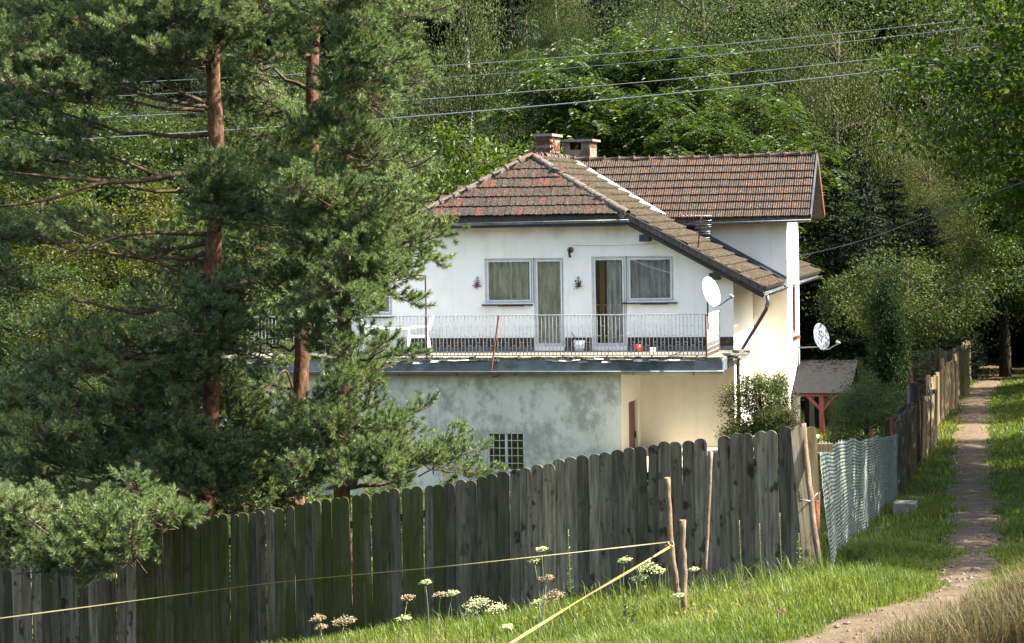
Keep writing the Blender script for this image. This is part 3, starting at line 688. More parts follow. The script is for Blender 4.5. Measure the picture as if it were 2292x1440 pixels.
# ridge and hip caps
def cap_mesh(L, r, taper=.8, flange=False, mat='ridge'):
    g = G(); n = 9; ang = np.linspace(-.15, math.pi+.15, n); V = []; secs = [(0, r), (L, r*taper)] if not flange else [(0, r*1.35), (.035, r*1.3), (.04, r), (L, r*.92)]
    for y, rr in secs:
        for a in ang: V.append((rr*math.cos(a), y, rr*math.sin(a)*.85))
    for s_ in range(len(secs)-1):
        i = np.arange(n-1)+s_*n; g.add(V, np.stack([i, i+1, i+1+n, i+n], -1), 0, None, True) if s_ == 0 else None
    g2 = G(); i = np.concatenate([np.arange(n-1)+s_*n for s_ in range(len(secs)-1)])
    g2.add(V, np.stack([i, i+1, i+1+n, i+n], -1), 0, None, True)
    # end face thickness
    V2 = [(rr*math.cos(a), 0, rr*math.sin(a)*.85) for rr in (secs[0][1], secs[0][1]-.025) for a in ang]; i = np.arange(n-1)
    g2.add(V2, np.stack([i, i+1, i+1+n, i+n], -1)); return g2.mesh('ridge_tile', mat)
cm = cap_mesh(.40, .125); cmf = cap_mesh(.42, .085, flange=True, mat='redcap'); cms = cap_mesh(.30, .13)
def caps(a, b, me, n, sag=0, off=.0, name='ridge_tile', over=1.12, parent=house):
    a = np.array(a, float); b = np.array(b, float); d = unit(b-a)
    for k in range(n):
        p = a + (b-a)*k/n; p = p + np.array([0, 0, off - sag*math.sin(math.pi*(k+.5)/n)])
        o = link(name, me, parent); q = Vector(d).to_track_quat('Y', 'Z').to_matrix().to_4x4()
        o.matrix_local = Matrix.Translation([float(t) for t in p]) @ q @ Matrix.Rotation(.03*r_.randn(), 4, 'X') @ Matrix.Rotation(.05*r_.randn(), 4, 'Z')
cl = np.array([LU-.05, FV-.06, CW-.02]); cr = np.array([CU+.05, FV-.06, CW-.02])
caps(cl, AP, cm, 9, .03, .03); caps(cr, AP, cm, 9, .05, .03)
caps((RU, 1.0, RW+.03), (RU, RV, RW+.03), cms, 38, 0)
caps((DU1, DVR, DRW+.05), (DUR-.2, DVR, DRW+.03), cmf, 17, .05, 0)
# mortar blotches along the right hip
g = G()
for a_, b_ in ((cl, AP), (cr, AP)):
    for k in range(60):
        t = r_.rand(); p = np.array(a_)*(1-t)+np.array(b_)*t + np.array([.16*(1 if a_ is cl else -1)*r_.rand(), .0, -.03]) ; g.box(p, (.06+.1*r_.rand(), .12, .05+.05*r_.rand()), Matrix.Rotation(r_.rand()*3, 3, 'Y'))
g.build('hip_mortar', 'chim', house)
# valley flashing, white metal
g = G(); A = np.array([ul+.02, DV0-.0, DW+.05]); B = np.array([DUR, DVR, DRW+.04]); dv = (B-A)
V = []; n = 22
for k in range(n+1):
    p = A+dv*k/n; wz = .09+.05*(k % 2) + .03*r_.rand(); o1 = np.array([0, -wz*1.6, 0]); o1[0] = -.03; V += [p+o1+np.array([0, 0, .03]), p+np.array([.02, -.02, .045]), p+np.array([.10, .03, .05])]
i = np.arange(n)*3; g.add(V, np.concatenate([np.stack([i, i+1, i+4, i+3], -1), np.stack([i+1, i+2, i+5, i+4], -1)])); g.build('valley_flashing', 'valley', house)
# flashing between slope and dormer cheek
g = G(); a = np.array([ue+.1, 3.77, main_w(ue+.1)+.10]); b = np.array([.84, 3.77, main_w(.84)+.10]); g.bar(a, b, .05, .16); g.bar(a+np.array([0, -.1, .0]), b+np.array([0, -.1, .0]), .12, .02)
g.build('cheek_flashing', 'zinc', house)
# verge boards along the gable, two layers, fascia, gutters
def verge(v_, mirror, mat='eavewood'):
    f = (lambda x: x) if not mirror else (lambda x: 2*RU-x)
    for (dz, h_, dv_, nm) in ((-.02, .15, 0, 'verge_board'), (-.16, .14, .05, 'barge_board')):
        o = G(); o.bar((f(CU-.05), v_+dv_, CW+dz), (f(EU), v_+dv_, EW+dz), .025, h_); o.build(nm, mat, house)
verge(FV-.02, False); verge(FV-.02, True); verge(RV+.02, False)
g = G(); g.bar((CU-.05, FV-.025, CW+.045), (EU+.01, FV-.025, EW+.045), .05, .02); g.build('verge_cap', 'zinc', house)
for v_ in (0.0, .55, 1.1, 1.65, 2.2, 2.75, 3.3, 7.2, 8.2, 9.2, 10.2, 11.2):
    pass
g = G(); g.bar((CU+.35, -.27, CW-.40), (EU-.1, -.27, EW-.17), .5, .03); g.build('soffit', 'eavewood', house)
for uq, vq in ((-2.1, -.25), (-.42, -.25)):
    g = G(); g.bx(uq-.1, uq+.13, -.45, .02, main_w(uq)-.46, main_w(uq)-.30); g.build('purlin_end', 'black', house)
gutter('hip_gutter', (LU-.15, FV-.09, CW-.19), (CU+.08, FV-.09, CW-.15), .062, mat='zinc', brackets=4)
g = G(); g.bx(LU, CU, FV-.02, FV, CW-.30, CW-.13); g.build('fascia', 'black', house)
gutter('main_gutter', (EU+.06, FV-.05, EW-.10), (EU+.06, 3.75, EW-.08), .07, brackets=7, mat='zinc')
gutter('rear_gutter', (EU+.06, 6.7, EW-.08), (EU+.06, RV, EW-.08), .07, brackets=7, mat='zinc')
gutter('dormer_gutter', (ul+.3, DV0-.07, DW-.16), (DU1+.02, DV0-.07, DW-.10), .06, brackets=4, mat='gutter')
g = G(); g.bx(.88, 1.5, DV0+.02, DV0+.08, DW-.12, DW-.02); g.build('eave_beam', 'eavewood', house)
for v0, v1 in ((DV0-.02, DVR), (DV1, DVR)):
    g = G(); g.bar((DU1+.02, v0, DW-.02), (DU1+.02, v1, DRW-.0), .03, .15); g.build('gable_board', 'browndoor' if v0 > DVR else 'zinc', house)
g = G(); g.add([(.98, DV0+.3, DW), (.98, DV1-.3, DW), (.98, DVR, DRW-.15)], [[0, 1, 2]]); g.build('gable_triangle', 'browndoor', house)
# downpipe: swan neck from the main gutter to the corner
g = G(); x0 = EU+.06; P = [(x0, FV+.08, EW-.16), (x0+.02, FV+.1, EW-.32), (x0+.0, FV+.12, EW-.42)]
g.tube(P, .045, 10); g.build('gutter_outlet', 'zinc', house)
g = G(); g.tube([(x0, FV+.10, EW-.38), (x0-.03, FV+.14, EW-.50), (x0-.66, -.10, .02), (.12, -.12, -.12), (.11, -.12, -.3), (.11, -.12, WB)], .045, 10)
dp = g.build('downpipe', 'brownpipe', house)
for z in (-.35, -1.25, -2.1):
    b_ = G(); b_.tube([(.11, -.12, z), (.11, -.12, z+.05)], .055, 10); b_.build('pipe_clamp', 'brownpipe', dp)

# chimneys
def chimney(pxl, pxr, pyt, v_, depth, w_low, mat, capmat='concrete'):
    u0_, wt = fp(pxl, pyt, v_); u1_, _ = fp(pxr, pyt, v_)
    return u0_, u1_, wt
c0, c1, ct = chimney(1199, 1231, 306, 4.3, .6, 0, 0)
g = G(); g.bx(c0, c1, 4.3, 4.3+1.25, 4.2, ct); ch = g.build('chimney', 'chim', house)
g = G(); g.bx(c0-.05, c1+.07, 4.22, 4.3+1.33, ct, ct+.07); g.build('chimney_cap', 'concrete', ch)
r2 = np.random.RandomState(4); nb = 0; bm_ = G(); bm_.bx(-.11, .11, -.012, .012, -.03, .03); bme = bm_.mesh('brick', 'brick')
for k in range(6):
    z = ct-.035-k*.072
    for j in range(2):
        if r2.rand() < .75:
            link('brick', bme, ch, (c0+.02+.12+.23*j-(.1 if k % 2 else 0), 4.3-.006, z), scale=(.8 if j else .95, 1, 1))
    for j in range(5):
        if r2.rand() < .62: link('brick', bme, ch, (c1+.006, 4.42+.24*j-(.1 if k % 2 else 0), z), (0, 0, math.pi/2))
c0, c1, ct = chimney(1262, 1320, 318, 5.9, .6, 0, 0)
g = G(); hole = (c0+.16, c0+.47, ct-.22, ct-.02)
g.bx(c0, hole[0], 5.9, 6.9, 4.2, ct); g.bx(hole[1], c1, 5.9, 6.9, 4.2, ct); g.bx(hole[0], hole[1], 5.9, 6.9, 4.2, hole[2]); g.bx(hole[0], hole[1], 5.9, 6.9, hole[3], ct)
ch = g.build('chimney', 'chim', house); g = G(); g.bx(c0-.07, c1+.09, 5.82, 7.0, ct, ct+.06); g.build('chimney_cap', 'concrete', ch)
g = G(); g.tube([(hole[0]+.13, 5.93, ct-.2), (hole[0]+.2, 5.93, ct-.1), (hole[0]+.17, 5.93, ct-.02)], .035, 6); g.build('flue_lip', 'brick', ch)
for j in range(3): link('brick', bme, ch, (c1+.006, 6.1+.25*j, ct-.08), (0, 0, math.pi/2), (1, 1, 2))

# railing of the terrace
RVv = -2.72; R1 = fp(1580, 703, RVv)[0]; L1 = -11.6
g = G(); g.bar((L1, RVv, 1.0), (R1, RVv, 1.0), .045, .02); g.bar((L1, RVv, .06), (R1, RVv, .06), .03, .015, 1)
g.bar((R1, RVv, .985), (R1, -.35, .985), .045, .02); g.bar((R1, RVv, .06), (R1, -.35, .06), .03, .015, 1)
rail = g.build('railing', ['ironwhite', 'rust'], house)
def barmesh(z0, z1):
    b_ = G(); b_.tube([(0, 0, z0), (0, 0, z1)], .0085, 4); return b_.mesh('bar', 'ironwhite')
full, up_, short = barmesh(.06, .99), barmesh(.06, .88), barmesh(.30, .88)
tor = G(); a = np.linspace(0, 2*math.pi, 15); tor.tube(np.stack([.040*np.cos(a), 0*a, .040*np.sin(a)], -1), .0046, 4, caps=False); torm = tor.mesh('ring', 'ironwhite')
lk = G(); lk.tube([(-.045, 0, 0), (.045, 0, 0)], .0058, 4); lkm = lk.mesh('cross_link', 'ironwhite')
stp = .0878; nb = int((R1-L1)/stp); rb = G()
for k in range(1, nb):
    x = R1 - k*stp; link('bar', full if k % 4 else full, rail, (x, RVv, 0))
    ph = k % 6
    for pp, z, me in ((0, .70, torm), (2, .70, torm), (1, .515, torm), (0, .33, torm), (2, .33, torm), (4, .745, lkm), (3, .51, lkm), (5, .51, lkm), (4, .29, lkm)):
        if ph == pp:
            for s_ in (me,):
                V = np.array([q.co for q in s_.vertices]); V = V + np.array([x+stp/2, RVv, z]); rb.add(V, np.array([list(p.vertices) for p in s_.polygons if len(p.vertices) == 4]))
rb.build('rail_ornament', 'ironwhite', rail)['kind'] = 'stuff'
for k in range(1, 20):
    link('bar', full, rail, (R1, RVv+k*.118, 0))
rb = G()
for k in range(8): rb.tube([(R1, RVv, .1+.115*k), (R1, -.4, .1+.115*k)], .006, 4)
rb.build('side_grid', 'ironwhite', rail)
g = G(); g.bar((R1, RVv, -.02), (R1, RVv, 1.0), .035, .035); g.build('corner_post', 'rust', rail)
ux_, wz_ = fp(952, 618, RVv); g = G(); g.bar((ux_, RVv, -.02), (ux_, RVv, wz_), .03, .03); g.bar((ux_, RVv, wz_), (ux_-.22, RVv, wz_+.02), .03, .03); g.build('clothes_line_post', 'rust', rail)
a_ = fp(1109, 708, TV-.20); b_ = fp(1097, 846, TV-.22); g = G(); g.bar((a_[0], RVv-.03, a_[1]), (b_[0], TV-.2, b_[1]), .028, .028); g.bar((b_[0], TV-.2, b_[1]), (b_[0]+.12, -2.72, b_[1]+.02), .03, .02); g.build('rail_brace', 'rust', rail)
for x in np.arange(-11, R1, 1.05):
    g = G(); g.bar((x, RVv, -.01), (x, RVv, .06), .03, .03); g.build('rail_foot', 'black', rail)

def HP(u_, v_, w_): return HO + hu*u_ + hv*v_ + np.array([0, 0, w_])
# wall lamp, plant holders, wires on the facade (things hung on the wall)
q = fp(1276, 560, -.06); e_ = empty('wall_lamp', HP(q[0], 0, q[1]), -YAW); tag(e_, 'old round black wall lamp above the gap between the balcony doors', 'lamp')
g = G(); g.tube([(0, -.0, 0), (0, -.05, 0)], .075, 14); g.build('base', 'concrete', e_)
g = G(); g.tube([(0, -.05, 0), (0, -.14, -.02), (-.0, -.16, -.10), (.02, -.16, -.18)], [.03, .03, .028, .035], 8); g.build('arm', 'black', e_)
for (px_, py_, lab, fm) in ((1068, 634, 'wrought iron wall plant holder with faded pink flowers, left of the window', 'clover'), (1294, 634, 'wrought iron wall plant holder with a green plant, between the balcony doors', 'thuja')):
    q = fp(px_, py_, -.05); e_ = empty('plant_holder', HP(q[0], 0, q[1]), -YAW); tag(e_, lab, 'plant holder', 'iron plant holders on the facade')
    g = G(); t = np.linspace(0, 1.7*math.pi, 12)
    for sx in (-1, 1):
        g.tube(np.stack([sx*(.035+.03*np.cos(t)), 0*t-.03, .03+.035*np.sin(t)], -1), .006, 5); g.tube(np.stack([sx*(.04+.03*np.cos(-t)), 0*t-.03, -.06+.03*np.sin(-t)], -1), .006, 5)
    g.tube([(0, -.03, -.1), (0, -.03, .13)], .007, 5); t2 = np.linspace(0, 2*math.pi, 12); g.tube(np.stack([.055*np.cos(t2), -.08+.05*np.sin(t2), 0*t2-.08], -1), .007, 5, caps=False)
    g.tube(np.stack([.025*np.cos(t2), 0*t2-.03, .13+.03*np.sin(t2)], -1), .006, 5, caps=False); g.build('bracket', 'black', e_)
    g = G(); P = np.array([0, -.09, -.04])+.045*rs.normal(size=(60, 3))*np.array([1, .5, 1]); leaves(g, P, rndunit(60), .05, .03); g.build('plant', fm if fm != 'thuja' else 'shrub', e_)
g = G(); P1 = HP(*[fp(1283, 549, -.03)[0], -.03, fp(1283, 549, -.03)[1]]); P2 = HP(fp(1470, 545, -.2)[0], -.2, fp(1470, 545, -.2)[1])
g.tube(bez(P1, (P1+P2)/2+np.array([0, 0, -.06]), P2, 10), .004, 4); tag(g.build('cable', 'dwire'), 'thin cable sagging along the facade right of the round wall lamp', 'cable')
# clothes lines in front of the right window
g = G()
for (xa, ya, xb, yb) in ((1412, 580, 1505, 612), (1412, 578, 1500, 580)):
    A = fp(xa, ya, -.3); B = fp(xb, yb, -.3); A = HP(A[0], -.3, A[1]); B = HP(B[0], -.3, B[1]); g.tube(bez(A, (A+B)/2-np.array([0, 0, .06]), B, 9), .004, 4)
tag(g.build('clothes_line', 'white'), 'white clothes line sagging in front of the right terrace window', 'clothes line')
# satellite dishes
def dish(loc, R, face, mat, label, armcol='greyplastic', pole=None, armlen=.45):
    e_ = empty('satellite_dish', loc); tag(e_, label, 'satellite dish', 'satellite dishes on the house')
    q = Vector(face).to_track_quat('Z', 'Y').to_matrix()
    g = G(); n = 36; V = []; rad = [0, .25, .5, .75, .92, 1.0]
    for r1 in rad:
        for k in range(n):
            a = 2*math.pi*k/n; V.append((r1*R*.92*math.cos(a), r1*R*math.sin(a), .16*R*r1*r1))
    i = np.concatenate([np.stack([np.arange(n)+j*n, (np.arange(n)+1) % n + j*n, (np.arange(n)+1) % n+(j+1)*n, np.arange(n)+(j+1)*n], -1) for j in range(5)])
    g.add(V, i, 0, None, True); Vb = [(x, y, z-.012) for x, y, z in V]; g.add(Vb, i[:, ::-1], 0, None, True)
    a = np.linspace(0, 2*math.pi, n+1); g.tube(np.stack([R*.92*np.cos(a), R*np.sin(a), np.full(n+1, .16*R-.004)], -1), .010, 5, caps=False)
    g.xform(np.array(q.to_4x4())); g.build('reflector', mat, e_)
    g = G(); g.box((.03, .07, .028*R+.005), (.05, .05, .004)); g.tube([(-.02, .0, .004), (-.02, .0, .012)], .012, 6); g.xform(np.array(q.to_4x4())); g.build('badge', 'greyplastic', e_)
    g = G(); g.tube([(0, -R*.95, .1*R), (0, -R*1.02, .2), (0, -R*.75, armlen+.1)], .014, 6); g.xform(np.array(q.to_4x4())); g.build('arm', armcol, e_)
    g = G(); g.tube([(0, -R*.75, armlen+.12), (0, -R*.60, armlen+.04)], [.03, .04], 10); g.tube([(0, -R*.80, armlen+.06), (0, -R*.72, armlen+.14)], .028, 8); g.xform(np.array(q.to_4x4())); g.build('receiver', 'greyplastic', e_)
    g = G(); g.box((0, 0, -.05), (.12, .16, .08)); g.xform(np.array(q.to_4x4())); g.build('bracket', 'black', e_)
    if pole:
        g = G(); g.tube(np.array(pole, float), .019, 8); g.build('pole', 'black' if mat == 'white' else 'greyplastic', e_)
    return e_
Lc = fp(1588, 655, RVv-.08); Lc = HP(Lc[0], RVv-.08, Lc[1]); c1_ = HP(R1-.02, RVv-.02, .0)
dish(Lc, .35, (.80, -.62, .30), 'white', 'bright white satellite dish on the terrace railing corner', 'black', [(-.04, .06, -.85), (-.04, .06, .0)])
q = fpu(1835, 755, 1.45); Lc = HP(1.45, q[0], q[1]); dl_ = HP(.88, q[0], q[1]-.28)-Lc
dish(Lc, .36, (.74, -.66, .22), 'greyplastic', 'satellite dish coloured grey for shade on a wall arm above the felt covered porch roof', 'greyplastic', [dl_, (0.1, .1, -.26), (0.0, .05, -.05)])
# floodlight under the verge by the dish
q = fp(1612, 612, -.35); Lc = HP(q[0], -.35, q[1]); e_ = empty('floodlight', Lc, -YAW); tag(e_, 'small black floodlight under the gable board above the white dish', 'lamp')
g = G(); g.box((0, 0, .06), (.22, .12, .12)); g.build('housing', 'black', e_); g = G(); g.tube([(0, 0, 0), (.06, -.05, -.08)], [.02, .05], 8); g.build('lens', 'greyplastic', e_)
# tv aerial on the verge
q = fp(1562, 545, FV-.05); A = HP(q[0], FV-.05, q[1]-.1); q = fp(1570, 482, FV-.05); T = HP(q[0], FV-.05, q[1])
e_ = empty('tv_aerial', A); tag(e_, 'bent rusty tv aerial on the gable edge in front of the dormer', 'aerial')
A_ = np.zeros(3); T_ = T-A; g = G(); g.tube([A_, T_*.6, T_], .016, 6); g.build('mast', 'rust', e_)
g = G(); g.tube([T_+hu*-.45, T_+hu*.25+np.array([0, 0, -.02])], .008, 4)
for k in range(7): p = T_+hu*(-.42+.1*k); g.tube([p-hv*.2+np.array([0, 0, -.01]), p+hv*.2], .005, 4)
for k in range(6): p = T_*(.3+.1*k); g.tube([p-hu*.12, p+hu*.26+np.array([0, 0, .03*(k % 2)])], .005, 4)
g.build('elements', 'wire', e_)
# hook with wire loop on the wing wall
g = G(); q = fp(1778, 578, 3.78); a_ = HP(.89, 4.1, q[1]); t = np.linspace(0, 2*math.pi, 14)
g.tube(np.stack([a_[0]+.02+.075*np.cos(t), 0*t+a_[1]-.05, a_[2]-.16+.17*np.sin(t)], -1), .012, 5, caps=False); g.tube([a_-hu*.25, a_+hu*.3+np.array([0, 0, .08])], .014, 5)
E_ = at(2010, 510, 50); F_ = at(2330, 395, 42); n = 16; t = np.linspace(0, 1, n)[:, None]
g.tube(np.concatenate([bez(a_, at(1905, 552, 54), E_, 12), bez(E_, at(2130, 462, 46), F_, 10)[1:]]), .009, 5)
tag(g.build('service_cable', 'dwire'), 'dark service cable running from the white wing wall to the upper trees', 'cable')

# things standing on the terrace
def hplace(px_, py_, v_): q = fp(px_, py_, v_); return HP(q[0], v_, .02)
L_ = hplace(875, 780, -1.5); e_ = empty('plastic_table', L_, -YAW+.2); tag(e_, 'low white plastic garden table behind the terrace railing', 'table')
g = G(); g.box((0, 0, .62), (1.0, .7, .035)); g.box((0, 0, .59), (.94, .64, .04)); g.build('table_top', 'white', e_)
for sx in (-1, 1):
    for sy in (-1, 1):
        g = G(); g.tube([(sx*.42, sy*.28, .6), (sx*.46, sy*.30, 0)], [.035, .022], 6); g.build('leg', 'white', e_)
def chair(L_, rz, lab):
    e_ = empty('plastic_chair', L_, rz); tag(e_, lab, 'chair', 'white plastic chairs on the terrace')
    g = G(); g.box((0, 0, .43), (.5, .48, .03)); g.build('seat', 'white', e_)
    g = G(); 
    for k in range(6): g.bar((-.2+.08*k, .24, .44), (-.22+.088*k, .34, .86), .035, .015)
    g.tube([(-.26, .24, .45), (-.27, .34, .84), (-.15, .37, .90), (.15, .37, .90), (.27, .34, .84), (.26, .24, .45)], .022, 6); g.build('backrest', 'white', e_)
    for sx in (-1, 1):
        g = G(); g.tube([(sx*.27, .3, .66), (sx*.29, 0, .66), (sx*.28, -.24, .62), (sx*.26, -.27, .3), (sx*.29, -.29, 0)], [.022, .025, .028, .026, .022], 6); g.build('armrest', 'white', e_)
        g = G(); g.tube([(sx*.25, .22, .43), (sx*.29, .30, 0)], [.035, .022], 6); g.build('leg', 'white', e_)
chair(hplace(935, 785, -1.4), -YAW-1.2, 'white plastic armchair at the right end of the plastic table')
chair(hplace(838, 785, -1.2), -YAW+2.0, 'white plastic armchair partly hidden at the left end of the plastic table')
L_ = hplace(1297, 783, -.45); e_ = empty('bucket', L_); tag(e_, 'white plastic bucket between the two balcony doors with a brush in it', 'bucket')
g = G(); g.tube([(0, 0, 0), (0, 0, .26)], [.11, .145], 16); g.build('body', 'white', e_); g = G(); t = np.linspace(0, math.pi, 9); g.tube(np.stack([.14*np.cos(t), -.03-.1*np.sin(t), .25-.12*np.sin(t)], -1), .004, 4); g.build('handle', 'black', e_)
g = G(); A = L_+np.array([0, 0, .1]); g.tube([A, A+np.array([-.20, 0, .40])], .012, 6); tag(g.build('brush', 'black'), 'black brush handle leaning out of the white bucket', 'brush')
L_ = hplace(1427, 778, -.7); e_ = empty('red_bucket', L_); tag(e_, 'small bright red pail on the terrace below the right window', 'bucket')
g = G(); g.tube([(0, 0, 0), (0, 0, .16)], [.07, .09], 14); g.build('body', 'red', e_); g = G(); g.tube([(0, 0, .155), (0, 0, .175)], .095, 14); g.build('rim', 'red', e_)
g = G(); L_ = hplace(1461, 776, -.9); g.bx(-.07, .07, -.05, .05, 0, .09); g.bx(-.075, .075, -.055, .055, .09, .11); o = g.build('carton', 'white'); o.location = L_.tolist(); tag(o, 'small white carton on the terrace right of the red pail', 'carton')

# porch canopy by the wing
a = fpu(1768, 880, .95); cu0 = .95; cu1 = fp(1900, 880, 4.3)[0]; cwe = fp(1830, 880, 4.3)[1]; cwr = fp(1850, 806, 6.1)[1]
can = empty('porch_canopy', HP(1.8, 5.9, gz(*HP(1.8, 5.9, 0)[:2])-HO[2]), -YAW); tag(can, 'small porch canopy with grey felt gable roof on red posts', 'porch')
cb = np.array([1.8, 5.9, gz(*HP(1.8, 5.9, 0)[:2])-HO[2]])
def C_(u_, v_, w_): return np.array([u_, v_, w_])-cb
g = G()
slab(g, [C_(cu0, 4.3, cwe), C_(cu1, 4.3, cwe), C_(cu1+.08, 6.1, cwr), C_(cu0, 6.1, cwr)], .04); slab(g, [C_(cu0, 7.9, cwe), C_(cu1, 7.9, cwe), C_(cu1+.08, 6.1, cwr), C_(cu0, 6.1, cwr)], .04)
g.build('felt_roof', 'felt', can)
g = G(); g.bar(C_(cu1-.02, 4.33, cwe-.04), C_(cu1+.05, 6.1, cwr-.07), .03, .1); g.bar(C_(cu1-.02, 7.87, cwe-.04), C_(cu1+.05, 6.1, cwr-.07), .03, .1); g.build('barge_board', 'black', can)
pu = fp(1839, 900, 4.55)[0]
for (uu_, vv_, mt_) in ((pu, 4.55, 'redwood'), (pu, 7.6, 'redwood')):
    g = G(); g.bar(C_(uu_, vv_, HZ-.6), C_(uu_, vv_, cwe-.02), .12, .12); p_ = g.build('post', mt_, can)
    for s_ in (-1, 1):
        g = G(); g.bar(C_(uu_+s_*.04, vv_, cwe-.42), C_(uu_+s_*.42, vv_, cwe-.03), .08, .08); g.build('brace', mt_, can)
for vq_ in (4.55, 7.6): g = G(); g.bar(C_(cu0, vq_, cwe-.06), C_(cu1, vq_, cwe-.06), .1, .1); g.build('beam', 'redwood', can)
g = G(); g.bx(*(C_(cu0, 0, 0)[0], C_(cu0+.5, 0, 0)[0]), *(C_(0, 7.0, 0)[1], C_(0, 7.1, 0)[1]), HZ-.5-cb[2], cwe-.3-cb[2]); g.build('porch_shade_panel', 'dark', can)  # near-black panel painting the shade under the canopy
g = G(); g.bar(C_(cu0+.4, 5.0, HZ-.4), C_(cu0+.4, 5.0, cwe), .12, .12); g.build('post', 'black', can)
# ------------------------------------------------------------------ front fence
def plank_mesh(w, h, t=.024, mat='plank', top='round', seed=0):
    g = G(); r = np.random.RandomState(seed); n = 8
    rise = w*.42 if h > 1.01 else .03
    if top == 'round': arc = [(w/2*math.cos(a), h - rise + rise*math.sin(a)) for a in np.linspace(0, math.pi, n)]
    elif top == 'flat': arc = [(w/2, h), (-w/2, h+.01)]
    else: arc = [(w/2, h-.07), (0, h), (-w/2, h-.07)]
    poly = [(-w/2, 0), (w/2+.0, 0)] + arc
    g.prism(poly, 'y', -t/2, t/2); return g.mesh('plank', mat)
fence = empty('plank_fence', at(1146, 1300, 28.3)); tag(fence, 'long weathered grey wooden plank fence with rounded plank tops in front of the house', 'fence')
FI = np.array(fence.location)
TX = [-420, -40, 0, 150, 340, 430, 520, 620, 700, 780, 870, 1000, 1100, 1200, 1300, 1400, 1500, 1570, 1600, 1700, 1790]
TY = [1318, 1246, 1236, 1212, 1176, 1160, 1149, 1140, 1122, 1111, 1097, 1080, 1062, 1042, 1020, 1003, 988, 983, 978, 965, 952]
def fdepth(px): return 31.2 - 3.7*(px/1800.0)
pm = {}
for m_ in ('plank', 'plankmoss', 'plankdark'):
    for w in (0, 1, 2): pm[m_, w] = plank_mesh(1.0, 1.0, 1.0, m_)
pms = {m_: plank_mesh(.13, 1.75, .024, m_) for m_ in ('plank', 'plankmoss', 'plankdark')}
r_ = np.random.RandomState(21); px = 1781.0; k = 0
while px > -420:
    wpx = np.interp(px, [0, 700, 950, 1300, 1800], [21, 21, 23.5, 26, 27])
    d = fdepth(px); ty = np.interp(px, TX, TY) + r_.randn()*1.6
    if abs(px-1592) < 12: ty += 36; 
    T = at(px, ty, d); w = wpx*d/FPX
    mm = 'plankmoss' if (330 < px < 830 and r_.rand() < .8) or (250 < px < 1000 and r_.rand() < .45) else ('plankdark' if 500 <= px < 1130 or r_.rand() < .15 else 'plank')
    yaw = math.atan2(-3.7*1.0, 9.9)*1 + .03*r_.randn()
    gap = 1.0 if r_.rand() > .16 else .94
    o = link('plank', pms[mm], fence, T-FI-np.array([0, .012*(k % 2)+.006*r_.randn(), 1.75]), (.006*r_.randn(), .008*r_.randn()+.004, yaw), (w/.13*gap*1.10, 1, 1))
    px -= wpx; k += 1
# two rails behind
for dz in (.35, 1.15):
    g = G(); P = [at(x, np.interp(x, TX, TY), fdepth(x)+.08)-np.array([0, 0, dz]) for x in np.linspace(-420, 1790, 11)]
    for a, b in zip(P[:-1], P[1:]): g.bar(a-FI, b-FI, .05, .09)
    g.build('rail', 'plankdark', fence)
# rail end showing beside the mesh
g = G(); a = at(1800, 1003, 27.7); g.bar(a-FI, a-FI+np.array([.32, .0, 0]), .09, .09); g.build('rail', 'plankpale', fence)
# leaning end planks
for (xa, ya, xb, yb, w, mt) in ((1783, 954, 1812, 1266, .15, 'plank'), (1815, 955, 1822, 1120, .12, 'plankpale')):
    a = at(xa, ya, 27.45+(.15 if mt == 'plankpale' else 0)); b = at(xb, yb, 27.45+(.15 if mt == 'plankpale' else 0)); L = np.linalg.norm(a-b)
    o = link('plank', plank_mesh(w, L, .024, mt), fence, b-FI, (0, math.atan2((a-b)[0], (a-b)[2]), .1))
# log post at the corner, leaning stick
def pole(name, pts, r, mat, label, cat, d, group=None, parent=None):
    P = [at(x, y, dd) for (x, y, dd) in pts]; n = len(P); base = P[-1]
    g = G(); Q = np.array(P)-base; t = np.linspace(0, 1, 12); Q = np.stack([np.interp(t, np.linspace(0, 1, n), Q[:, i]) for i in range(3)], -1) + np.random.RandomState(int(pts[0][0])).randn(12, 3)*r*.12
    g.tube(Q, np.linspace(r*.85, r, 12)*(1+.08*np.random.RandomState(3).randn(12)), 10); o = g.build(name, mat, parent); o.location = base.tolist()
    if label: tag(o, label, cat, group)
    return o
pole('fence_post', [(1797, 948, 27.5), (1806, 1040, 27.4), (1818, 1150, 27.3), (1834, 1275, 27.3)], .038, 'log', 'leaning bark stripped log at the right end of the plank fence', 'post', 0)
pole('stick', [(1592, 1012, 27.5), (1588, 1120, 27.3), (1579, 1285, 27.2)], .020, 'log', 'thin leaning brown stick against the gap in the plank fence', 'stick', 0)
dS = 25.0
pole('fence_stake', [(1527, 1163, dS), (1529, 1270, dS), (1531, 1400, dS)], .036, 'log', 'short round stake with smooth sawn top, right of the crooked stake', 'stake', 0, 'stakes of the yellow tape fence')
dT = 25.6
pole('fence_stake', [(1494, 1070, dT), (1497, 1150, dT), (1503, 1235, dT), (1518, 1345, dT)], .034, 'log', 'taller crooked bark covered stake that holds the yellow tape', 'stake', 0, 'stakes of the yellow tape fence')
